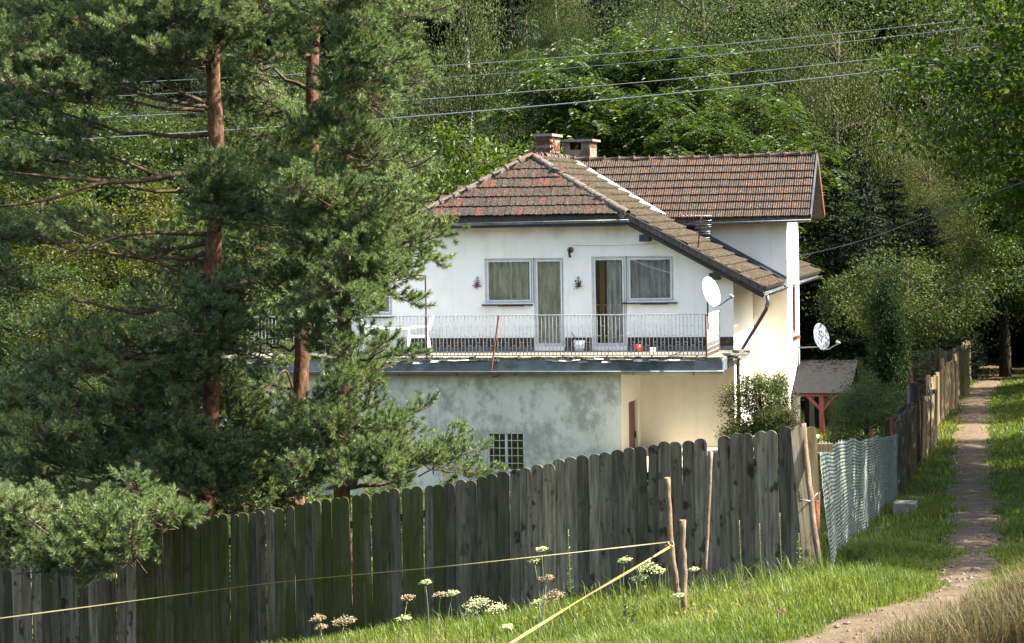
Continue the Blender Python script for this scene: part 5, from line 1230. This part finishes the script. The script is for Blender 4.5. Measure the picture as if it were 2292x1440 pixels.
# ------------------------------------------------------------------ pines
def bough_mesh(seed, L=1.25, nsh=30, nn=80):
    rng = np.random.RandomState(seed); g = G(); main = bez((0, 0, 0), (L*.5, 0, .10), (L*.95, 0, .04), 8); g.tube(main, np.linspace(.014, .005, 8), 5, 1)
    P = []; D = []; Ls = []
    for k in range(nsh):
        t = .15+.85*(k+rng.rand())/nsh; b = np.array([np.interp(t, np.linspace(0, 1, 8), main[:, i]) for i in range(3)])
        a = rng.randn()*.9 + (math.pi/3.2)*(1 if k % 2 else -1)*(1.1-t); el = .25+.35*rng.randn(); d = np.array([math.cos(a)*math.cos(el), math.sin(a)*math.cos(el), math.sin(el)])
        ln = (.16+.42*(1-t*.6)*rng.rand()); mid = b+d*ln*.6; tip = mid+unit(d+np.array([.2, 0, .5]))*ln*.5
        g.tube(bez(b, mid, tip, 5), np.linspace(.006, .0035, 5), 3, 1, False)
        dd = unit(tip-mid); m = nn; u_ = rng.rand(m)**.7; pp = tip-dd*(1-u_)[:, None]*.15; rad = rndunit(m, rng); rad -= dd*(rad@dd)[:, None]; rad = unit(rad)
        fw = .35+.65*u_+.25*rng.randn(m); dn = dd*fw[:, None]+rad*(.85-.25*u_)[:, None]
        P.append(pp); D.append(dn); Ls.append(np.where(u_ > .9, .085, .095)*(.8+.35*rng.rand(m)))
    P = np.concatenate(P); needles(g, P, np.concatenate(D), np.concatenate(Ls), .0105, 0, rng)
    return g.mesh('bough', ['pine', 'pinetwig'])
BM = [bough_mesh(100+i) for i in range(6)]
rp = np.random.RandomState(77)
class Pine:
    def __init__(s, pts, d, r0, label, zb=None):
        P = np.array([at(x, y, d) for x, y in pts]); b = P[-1].copy(); s.base = np.array([b[0], d, gz(b[0], d)-.1])
        P = np.vstack([P, s.base]); s.P = P[::-1]; s.e = empty('pine_tree', s.base); tag(s.e, label, 'tree', 'scots pines behind the plank fence')
        t = np.linspace(0, 1, 26); hh = np.linspace(s.P[0, 2], s.P[-1, 2], 26); Q = np.stack([np.interp(hh, s.P[:, 2], s.P[:, i]) for i in (0, 1)]+[hh], -1)
        for _ in range(2): Q[1:-1] = (Q[:-2]+2*Q[1:-1]+Q[2:])/4
        Q[:, 0] += .02*np.sin(hh*2.1); s.Q = Q; g = G(); g.tube(Q-s.base, np.linspace(r0, r0*.55, 26)*(1+.05*rp.randn(26)), 12); g.build('trunk', 'pinebark', s.e)
    def at_h(s, z):
        return np.array([np.interp(z, s.Q[:, 2], s.Q[:, 0]), np.interp(z, s.Q[:, 2], s.Q[:, 1]), min(z, s.Q[-1, 2])])
    def limb(s, tgt, r=.04, rise=.35, mat='pinetwig', name='limb'):
        R_ = np.linalg.norm((tgt-s.at_h(tgt[2]))[:2]); b = s.at_h(tgt[2]-rise*R_*rp.uniform(.2, 1.2)); mid = b*.5+tgt*.5+np.array([.06*rp.randn(), .06*rp.randn(), -.10*R_+.12*rp.randn()*R_])
        g = G(); C = bez(b, mid, tgt, 9); C[1:-1] += .025*rp.randn(7, 3); g.tube(C-s.base, np.linspace(min(r, .016+.018*R_), .008, 9), 6); g.build(name, mat, s.e); return C
    def pad(s, px_, py_, rx, ry, n, dz=0.0, dspread=1.1):
        if px_ > 800 and py_ < 950: px_ -= 48+.12*(px_-800); rx *= .8
        n = max(2, int(n*(1.0 if px_ > 540 else 1.45)))
        c = at(px_, py_, s.base[1]+dz); sx, sz = rx*s.base[1]/FPX, ry*s.base[1]/FPX
        s.limb(c+np.array([0, 0, .12 if dz > -3 else .32]))
        for k in range(n):
            q = rndunit(1, rp)[0]*rp.rand()**.5; p = c+np.array([q[0]*sx, q[1]*dspread, q[2]*sz]); t = s.at_h(p[2]); h = p-t; h[2] = 0; a = math.atan2(h[1], h[0])+.7*rp.randn()
            o = link('bough', BM[rp.randint(6)], s.e); sc2 = .55+.32*rp.rand(); d = np.array([math.cos(a), math.sin(a), 0])
            Mx = Matrix.Translation([float(v) for v in p-s.base-d*.5*sc2]) @ Matrix.Rotation(a, 4, 'Z') @ Matrix.Rotation(-.15-.25*rp.randn(), 4, 'Y') @ Matrix.Rotation(.5*rp.randn(), 4, 'X') @ Matrix.Scale(sc2, 4)
            o.matrix_local = Mx
            if k % 4 == 0 and n > 5: g = G(); e2 = p-d*.45*sc2; C = bez(c, (c+e2)/2+np.array([0, 0, -.05]), e2, 5); g.tube(C-s.base, np.linspace(.014, .008, 5), 4); g.build('twig', 'pinetwig', s.e)
pA = Pine([(478, -520), (478, 100), (484, 420), (468, 980), (462, 1180)], 34.5, .145, 'thickest scots pine, the leftmost of the four red trunks')
pB = Pine([(712, -520), (703, 130), (688, 560), (672, 800), (664, 1100)], 36.5, .135, 'scots pine with a slightly leaning trunk between the thickest and the forked one')
pC = Pine([(778, -520), (776, 60), (774, 520), (768, 900), (768, 1120)], 33.3, .115, 'scots pine with the rightmost trunk, forked low above the fence')
pD = Pine([(552, 520), (548, 600), (536, 840), (532, 1000)], 38.5, .11, 'thin scots pine behind the others, its trunk seen low between two thicker ones')
padsA = [(120, 50, 210, 70, 20), (330, 50, 160, 80, 16), (120, 150, 150, 50, 12), (400, 140, 90, 60, 9), (230, 225, 150, 28, 7), (60, 230, 90, 40, 7), (110, 300, 130, 22, 6), (110, 372, 140, 40, 11), (60, 425, 60, 25, 3),
         (470, 60, 70, 60, 7), (500, 420, 60, 40, 5), (60, 540, 90, 40, 6), (180, 530, 100, 22, 4), (330, 560, 90, 30, 4), (40, 640, 60, 70, 5), (390, 660, 90, 40, 6), (430, 760, 110, 60, 9), (250, 800, 150, 50, 12), (110, 850, 120, 50, 9), (60, 900, 80, 50, 5),
         (330, 900, 140, 60, 12), (150, 960, 140, 60, 12), (400, 980, 120, 60, 11), (110, 1060, 120, 50, 10), (280, 1060, 130, 50, 10), (440, 1060, 90, 40, 7), (60, 1130, 90, 30, 6), (200, 1140, 120, 35, 9), (330, 1130, 90, 30, 6),
         (70, 1190, 80, 22, 6), (180, 1185, 100, 26, 8), (270, 1205, 60, 22, 5), (420, 1110, 90, 30, 6), (60, 1235, 35, 14, 2)]
padsB = [(600, 60, 110, 60, 14), (610, 20, 130, 40, 10), (640, 120, 60, 35, 5), (560, 150, 60, 50, 6), (735, 245, 50, 25, 3), (560, 250, 90, 45, 8), (640, 270, 110, 35, 10), (600, 350, 100, 40, 8), (560, 420, 60, 40, 4), 
         (560, 500, 80, 60, 8), (640, 560, 90, 70, 12), (560, 640, 80, 40, 6), (650, 660, 80, 40, 6), (560, 760, 90, 50, 6), (470, 830, 80, 60, 7), (600, 880, 70, 45, 5), (560, 960, 90, 50, 7), (620, 1060, 90, 40, 7), (520, 1110, 90, 28, 6), (620, 1120, 60, 22, 4), (720, 660, 60, 60, 6)]
padsC = [(850, 40, 150, 70, 16), (960, 30, 90, 50, 8), (900, 130, 110, 60, 11), (800, 190, 60, 50, 6), (880, 240, 100, 45, 9), (950, 180, 60, 40, 5), (840, 300, 70, 35, 5), (880, 350, 100, 35, 7), (960, 370, 50, 26, 4), (760, 30, 70, 50, 6),
         (720, 460, 110, 45, 12), (850, 450, 110, 45, 10), (940, 470, 50, 35, 4), (800, 530, 120, 50, 13), (920, 540, 70, 45, 7), (990, 568, 38, 16, 3), (700, 540, 70, 50, 8), (870, 600, 100, 40, 9), (930, 635, 40, 18, 3), (780, 640, 90, 50, 8), (730, 740, 70, 50, 6),
         (850, 720, 60, 30, 3), (820, 800, 60, 40, 4), (880, 830, 60, 36, 5), (930, 800, 28, 18, 2), (850, 890, 60, 35, 5), (720, 940, 80, 40, 7), (830, 970, 70, 35, 6), (680, 1000, 70, 40, 7), (780, 1010, 80, 32, 6), (880, 1010, 70, 28, 5), (960, 1050, 60, 22, 5), (1030, 1048, 45, 14, 3), (860, 1060, 70, 22, 5), (700, 1060, 50, 26, 3)]
for P_, L_ in ((pA, padsA), (pB, padsB), (pC, padsC)):
    for (a, b, c, d, n) in L_:
        P_.pad(a, b+(48 if b > 1120 else 0), c, d, n, (rp.uniform(-5.6, -4.6) if b > 1120 else rp.uniform(-1.0, .9)), (.5 if b > 1120 else 1.1))
for P_, L_ in ((pA, [(490, 40, 60, 50, 7), (500, 100, 40, 20, 3), (492, 440, 50, 30, 6), (500, 500, 45, 30, 5), (470, 700, 60, 40, 7), (490, 780, 60, 40, 7), (440, 850, 60, 30, 5), (480, 1000, 60, 30, 6), (470, 1080, 80, 35, 9), (400, 1060, 90, 40, 9)]),
        (pB, [(700, 60, 60, 40, 6), (690, 300, 50, 30, 6), (680, 400, 60, 35, 7), (670, 480, 70, 40, 8), (660, 560, 60, 40, 6), (690, 640, 50, 40, 5), (650, 1000, 70, 35, 7), (640, 1070, 70, 30, 6), (540, 940, 80, 50, 8), (600, 1020, 80, 40, 8), (560, 1080, 80, 30, 7), (470, 1120, 70, 24, 6), (690, 1085, 60, 24, 6)]),
        (pC, [(790, 60, 50, 50, 6), (770, 250, 40, 18, 3), (760, 480, 80, 40, 9), (780, 560, 80, 50, 10), (770, 640, 60, 40, 7), (740, 1000, 60, 30, 6), (800, 900, 40, 25, 3), (720, 1062, 70, 26, 7), (830, 1040, 70, 26, 6), (900, 1050, 60, 22, 5)])):
    for (a, b, c, d, n) in L_: P_.pad(a, b, c, d, n, rp.uniform(-1.2, -.75), .45)
for (a, b, c, d, n) in ((520, 700, 70, 50, 5), (500, 920, 60, 50, 5), (620, 800, 60, 40, 4), (560, 560, 60, 60, 5)): pD.pad(a, b, c, d, n)
# crowns above the picture, they shade what is below
for P_, xs_ in ((pA, (120, 260, 400, 520)), (pB, (560, 680)), (pC, (780,))):
    for x in xs_:
        for y in (-80, -190, -320): P_.pad(x, y, 100, 50, 5, rp.uniform(-.8, .8))
def limbpx(P_, pts, r, label=None, mat='pinetwig'):
    d0 = P_.base[1]; Q = np.array([at(x, y, d0+dz) for x, y, dz in pts]); t = np.linspace(0, 1, 18); s_ = np.linspace(0, 1, len(Q)); C = np.stack([np.interp(t, s_, Q[:, i]) for i in range(3)], -1)
    for _ in range(2): C[1:-1] = (C[:-2]+2*C[1:-1]+C[2:])/4
    g = G(); g.tube(C-P_.base, np.linspace(r, r*.35, 18), 7); g.build('limb', mat, P_.e)
limbpx(pA, [(478, 385, 0), (400, 388, -.4), (310, 408, -.8), (225, 405, -1.1), (120, 448, -1.4), (0, 462, -1.6)], .05)
limbpx(pA, [(470, 235, 0), (400, 205, -.3), (340, 180, -.6)], .035)
limbpx(pA, [(225, 405, -1.1), (130, 398, -1.3), (20, 385, -1.5)], .03)
limbpx(pA, [(470, 525, 0), (330, 520, -.5), (240, 535, -.8), (140, 580, -1.1)], .035)
limbpx(pB, [(470, 740, -.6), (440, 650, -.3), (400, 700, -.5), (330, 770, -.8)], .025)
limbpx(pC, [(775, 405, 0), (860, 392, -.4), (940, 370, -.7), (990, 335, -.9)], .02)
limbpx(pC, [(700, 410, .6), (735, 408, .4), (775, 402, 0)], .03, mat='pinebark')
limbpx(pC, [(770, 1095, 0), (795, 1085, -.1), (800, 1060, -.15), (797, 1030, -.2)], .05, mat='pinebark')
limbpx(pC, [(765, 950, 0), (850, 960, -.3), (910, 1000, -.5), (960, 1050, -.7)], .03, mat='pinebark')
limbpx(pC, [(770, 160, 0), (735, 170, .2), (700, 140, .3)], .03)
limbpx(pB, [(665, 900, 0), (640, 820, -.2), (600, 870, -.4), (560, 910, -.6)], .022)

# ------------------------------------------------------------------ grass and flowers
def grass(name, mat, P, Hs, W, rng, label, lean=.45):
    n = len(P); a = rng.rand(n)*6.28; d = np.stack([np.cos(a), np.sin(a), 0*a], -1); sd = np.stack([-np.sin(a+.6*rng.randn(n)), np.cos(a), 0*a], -1); le = (lean*rng.rand(n)*1.4)[:, None]*Hs[:, None]; W = np.broadcast_to(W, (n,))[:, None]
    up = np.array([0, 0, 1.]); b = P; m1 = P+up*Hs[:, None]*.45+d*le*.25; m2 = P+up*Hs[:, None]*.8+d*le*.65; t = P+up*Hs[:, None]*(1-.15*rng.rand(n))[:, None]+d*le*1.25
    V = np.stack([b-sd*W/2, b+sd*W/2, m1+sd*W*.45, m1-sd*W*.45, m2+sd*W*.3, m2-sd*W*.3, t], 1).reshape(-1, 3); i = np.arange(n)*7; rn = rng.rand(n)
    g = G(); g.add(V, np.concatenate([np.stack([i, i+1, i+2, i+3], -1), np.stack([i+3, i+2, i+4, i+5], -1)]), 0, np.concatenate([rn, rn])); g.f.append((np.stack([i+5, i+4, i+6], -1), 0, rn, False))
    o = g.build(name, mat); tag(o, label, 'grass', kind='stuff'); return o
def clumpn(x, y, s=1.0): return .5+.25*np.sin(x*2.3*s+1.7*np.sin(y*1.9*s))+.25*np.sin(y*3.1*s+1.3*np.sin(x*2.7*s))
rg = np.random.RandomState(5)
def offpath(x, y):
    ex = 0*y; w = .17+.12*np.sin(y*1.7)+.07*np.sin(y*6.1)+np.where(y < 26, (26-y)*.09, 0)+y*.0035; return np.abs(x-(path_x(y)+ex)) - w
n = 210000; y = 20+9.5*rg.rand(n)**1.0; x = rg.uniform(-.235, .235, n)*y; dp_ = offpath(x, y)
keep = (dp_ > -.12+.18*rg.rand(n)) & (x > -.16*y) & ~((x > 3.7) & (y < 22.3) & (rg.rand(n) < .7))
x, y = x[keep], y[keep]; z = ground(x, y); c = clumpn(x, y); Hs = (.10+.22*c*rg.rand(len(x))+.09*rg.rand(len(x)))*np.clip(.35+offpath(x, y)*.8, .3, 1)*np.where(y > 26.6, .7, 1.1)
grass('meadow_grass', 'grass', np.stack([x, y, z], -1), Hs, .0075, rg, 'lush green meadow grass in front of the plank fence')
n = 230000; y = 28+62*rg.rand(n)**1.5; x = path_x(y)+rg.uniform(-4.5, 5.0, n)*(1+.01*y); dp_ = offpath(x, y); fx = np.interp(y, [27, 41, 50, 90], [A0[0]-.1, A1[0]-.1, s0[0]-.1, s1[0]-.1])
keep = (dp_ > -.1+.2*rg.rand(n)) & (x > fx-1.2)
x, y = x[keep], y[keep]; z = ground(x, y); Hs = (.05+.13*clumpn(x, y)*rg.rand(len(x)))*(1+.3*(offpath(x, y) > .5))
grass('verge_grass', 'grass', np.stack([x, y, z], -1), Hs, .010*np.clip(y/30, 1, 2.6), rg, 'short green grass along both sides of the footpath')
n = 110000; y = 32+50*rg.rand(n); x = rg.uniform(-.2*y, .17*y+2, n); x = np.minimum(x, path_x(y)-1.5-.8*rg.rand(n)); k_ = (y > 46) & (x > 4) | (y < 58) & (x < .1*y-1.0); x, y = x[k_], y[k_]; n = len(x); grass('garden_grass', 'grass', np.stack([x, y, ground(x, y)], -1), .04+.09*rg.rand(n), .02, rg, 'green grass in the garden behind the wire mesh')
n = 30000; y = 18.6+4.6*rg.rand(n); x = rg.uniform(2.6, 5.6, n); k_ = clumpn(x, y, 2) > .15; k_ &= (offpath(x, y) > .1+.3*rg.rand(n)) & (x > path_x(y)); x, y = x[k_], y[k_]
grass('dry_grass', 'drygrass', np.stack([x, y, ground(x, y)], -1), .16+.30*rg.rand(len(x))**1.6, .0055, rg, 'dry straw coloured grass on the bank at the lower right', .6)
# seed heads and taller grass by the fence
n = 2600; px_ = rg.uniform(900, 1850, n); P = np.array([at(q, 1300, 1.)*0 for q in range(1)]); y = rg.uniform(25.6, 27.2, n); x = (px_-CX)*y/FPX
grass('tall_grass', 'grass', np.stack([x, y, ground(x, y)], -1), .18+.32*rg.rand(n)**2, .008, rg, 'taller grass blades against the foot of the plank fence', .55)
# pebbles on the path
g = G(); n = 700; y = 20+12*rg.rand(n)**1.3; ex = 0*y; x = path_x(y)+ex+rg.randn(n)*.45
oct_ = np.array([[1, 0, 0], [-1, 0, 0], [0, 1, 0], [0, -1, 0], [0, 0, 1], [0, 0, -1]], float); fo = np.array([[0, 2, 4], [2, 1, 4], [1, 3, 4], [3, 0, 4], [2, 0, 5], [1, 2, 5], [3, 1, 5], [0, 3, 5]])
S_ = (.008+.03*rg.rand(n)**3)[:, None, None]; V = oct_[None]*S_*rg.uniform(.6, 1.3, (n, 6, 3))*np.array([1.2, 1, .7]); V = V+np.stack([x, y, ground(x, y)+.035], -1)[:, None, :]
g.add(V.reshape(-1, 3), (fo[None]+np.arange(n)[:, None, None]*6).reshape(-1, 3)); tag(g.build('path_pebbles', 'stone'), 'scattered pebbles and clods on the dirt footpath', 'pebbles', kind='stuff')
bm = bmesh.new(); [bm.verts.new(v*np.array([.09, .07, .06])) for v in rndunit(30)]; bmesh.ops.convex_hull(bm, input=bm.verts); me = bpy.data.meshes.new('stone'); bm.to_mesh(me); bm.free(); me.materials.append(MT['stone'])
q = hit(2184, 1285); tag(link('stone', me, None, q+np.array([0, 0, .03]), None, .7), 'reddish fist sized stone lying on the footpath', 'stone')
# umbels
def umbel(px_, py_, dia, lab, faded=False, nheads=1, tilt=.2):
    dia *= .98
    d = 24.2 if py_ > 1300 else 25.5; T = at(px_, py_, d); b = np.array([T[0]+rg.uniform(-.12, .12), d, gz(T[0], d)])
    if T[2]-b[2] < .2: T[2] = b[2]+.25
    e_ = empty('umbel_flower', b); tag(e_, lab, 'wildflower', 'tall umbel flowers in the meadow'); T = T-b
    g = G(); g.tube(bez((0, 0, 0), T*.5+np.array([.04*rg.randn(), 0, .03]), T-np.array([0, 0, dia*.3]), 8), np.linspace(.007, .004, 8), 5); h = T-np.array([0, 0, dia*.3]); P = []
    for k in range(24):
        a = k*2.4; r = dia/2*math.sqrt((k+.5)/24); tip = T+np.array([r*math.cos(a), r*math.sin(a)*.9, -.25*r+tilt*r*math.cos(a)]); g.tube([h, tip], .0017, 3, 0, False)
        m = 16; q = rg.randn(m, 3)*np.array([.012, .012, .011])*dia/.16+np.array([0, 0, -2.2*r*r]); P.append(tip+q)
    g.build('stem', 'drystem' if faded else 'stem', e_); P = np.concatenate(P); gg = G(); n = len(P)
    leaves(gg, P, np.stack([rg.randn(n), rg.randn(n), .15*rg.randn(n)], -1), .017, .017, 0, rg, nrm=np.tile([0, 0, 1.], (n, 1))); gg.build('blossom', 'petalbrown' if faded else 'petal', e_)
UM = [(1068, 1342, .26, 'widest cream umbel flower of the middle cluster', 0), (1110, 1356, .20, 'cream umbel flower right below the widest one', 0), (1052, 1368, .15, 'small cream umbel under the widest one', 0), (1012, 1325, .13, 'loose whitish umbel left of the widest one', 0), (985, 1328, .12, 'faded umbel at the left end of the middle cluster', 1),
      (952, 1300, .11, 'small green umbel standing alone above the left meadow', 0), (912, 1334, .13, 'brownish seeding umbel left of the small green one', 1), (902, 1380, .13, 'flat yellowish umbel low in the left meadow', 0), (770, 1382, .22, 'wide faded umbel near the lower left grass edge', 1), (712, 1380, .14, 'faded brown umbel, leftmost of all', 1), (718, 1400, .12, 'drooping umbel under the leftmost one', 1),
      (1212, 1226, .11, 'upright cream umbel highest against the planks', 0), (1196, 1252, .10, 'small umbel just below the yellow tape', 0), (1222, 1290, .14, 'thin seeding umbel under the yellow tape', 1), (1240, 1325, .20, 'pinkish wide umbel above the middle grass', 1), (1205, 1345, .13, 'yellow cream umbel beside the pinkish wide one', 0),
      (1450, 1262, .24, 'broadest cream umbel left of the stakes', 0), (1398, 1250, .13, 'cream umbel left of the broadest one by the stakes', 0), (1432, 1288, .16, 'cream umbel under the broadest one by the stakes', 0), (1475, 1275, .13, 'cream umbel tucked against the crooked stake', 0), (1552, 1272, .10, 'greenish umbel right of the smooth stake', 0), (1518, 1330, .10, 'white flat umbel at the foot of the stakes', 0), (1135, 1400, .12, 'white flat umbel low in the middle meadow', 0)]
for (a, b, c, l, f) in UM: umbel(a, b, c, l, bool(f))
def flowers(name, mat, spots, s, label, cat):
    g = G()
    for (px_, py_) in spots:
        q = hit(px_, py_+25, 18, 40); T = np.array([q[0], q[1], q[2]+.24]); g.tube([q, T], .0025, 3, 1); P = T+rg.randn(40, 3)*s*.4; leaves(g, P, rg.randn(40, 3), s, s*.5, 0, rg)
    tag(g.build(name, [mat, 'stem']), label, cat, kind='stuff')
flowers('clover_flowers', 'clover', [(1655, 1328), (1677, 1332), (1668, 1345), (1673, 1360), (1694, 1368), (1743, 1402), (1754, 1400), (1676, 1380), (1583, 1412), (1578, 1340)], .014, 'scattered pink clover heads in the right meadow', 'clover')
flowers('yellow_flowers', 'ypetal', [(rg.uniform(1150, 1650), rg.uniform(1290, 1425)) for _ in range(60)], .012, 'tiny yellow meadow flowers', 'flowers')
# weeds: leafy stalks and grass seed heads
def weed(px_, py_, d, lab, leafy=True):
    T = at(px_, py_, d); b = np.array([T[0]+.05, d, gz(T[0], d)]); e_ = empty('weed', b); tag(e_, lab, 'weed'); T = T-b; g = G(); C = bez((0, 0, 0), T*.5+np.array([-.03, 0, .02]), T, 10); g.tube(C, .004, 4); g.build('stem', 'stem', e_)
    g = G(); n = 70 if leafy else 60; t = rg.rand(n)**.7 if leafy else .6+.4*rg.rand(n); P = np.stack([np.interp(t, np.linspace(0, 1, 10), C[:, i]) for i in range(3)], -1); a = rg.rand(n)*6.28
    leaves(g, P, np.stack([np.cos(a), np.sin(a), .5+0*a], -1), (.09*(1.1-t) if leafy else .022), (.025 if leafy else .008), 0, rg); g.build('leaves' if leafy else 'seed_head', 'privet' if leafy else 'drygrass', e_)
weed(1272, 1185, 26.5, 'tall leafy weed against the planks above the yellow tape'); weed(1788, 1195, 26.6, 'leafy weed at the foot of the last leaning plank'); weed(1400, 1330, 23.9, 'dark feathery weed in the lower middle meadow'); weed(1418, 1345, 23.8, 'second dark feathery weed right beside the first')
weed(1745, 1148, 26.4, 'tall grass seed head bending right before the fence', False); weed(1700, 1172, 26.4, 'tall grass seed head in the middle of the three by the fence', False); weed(1655, 1165, 26.5, 'tall grass seed head leaning left before the fence', False)
T_('shrub', 1925, 1200, 26.9, 'small yellow green bush growing at the foot of the wire mesh', cat='bush', ws=.5)
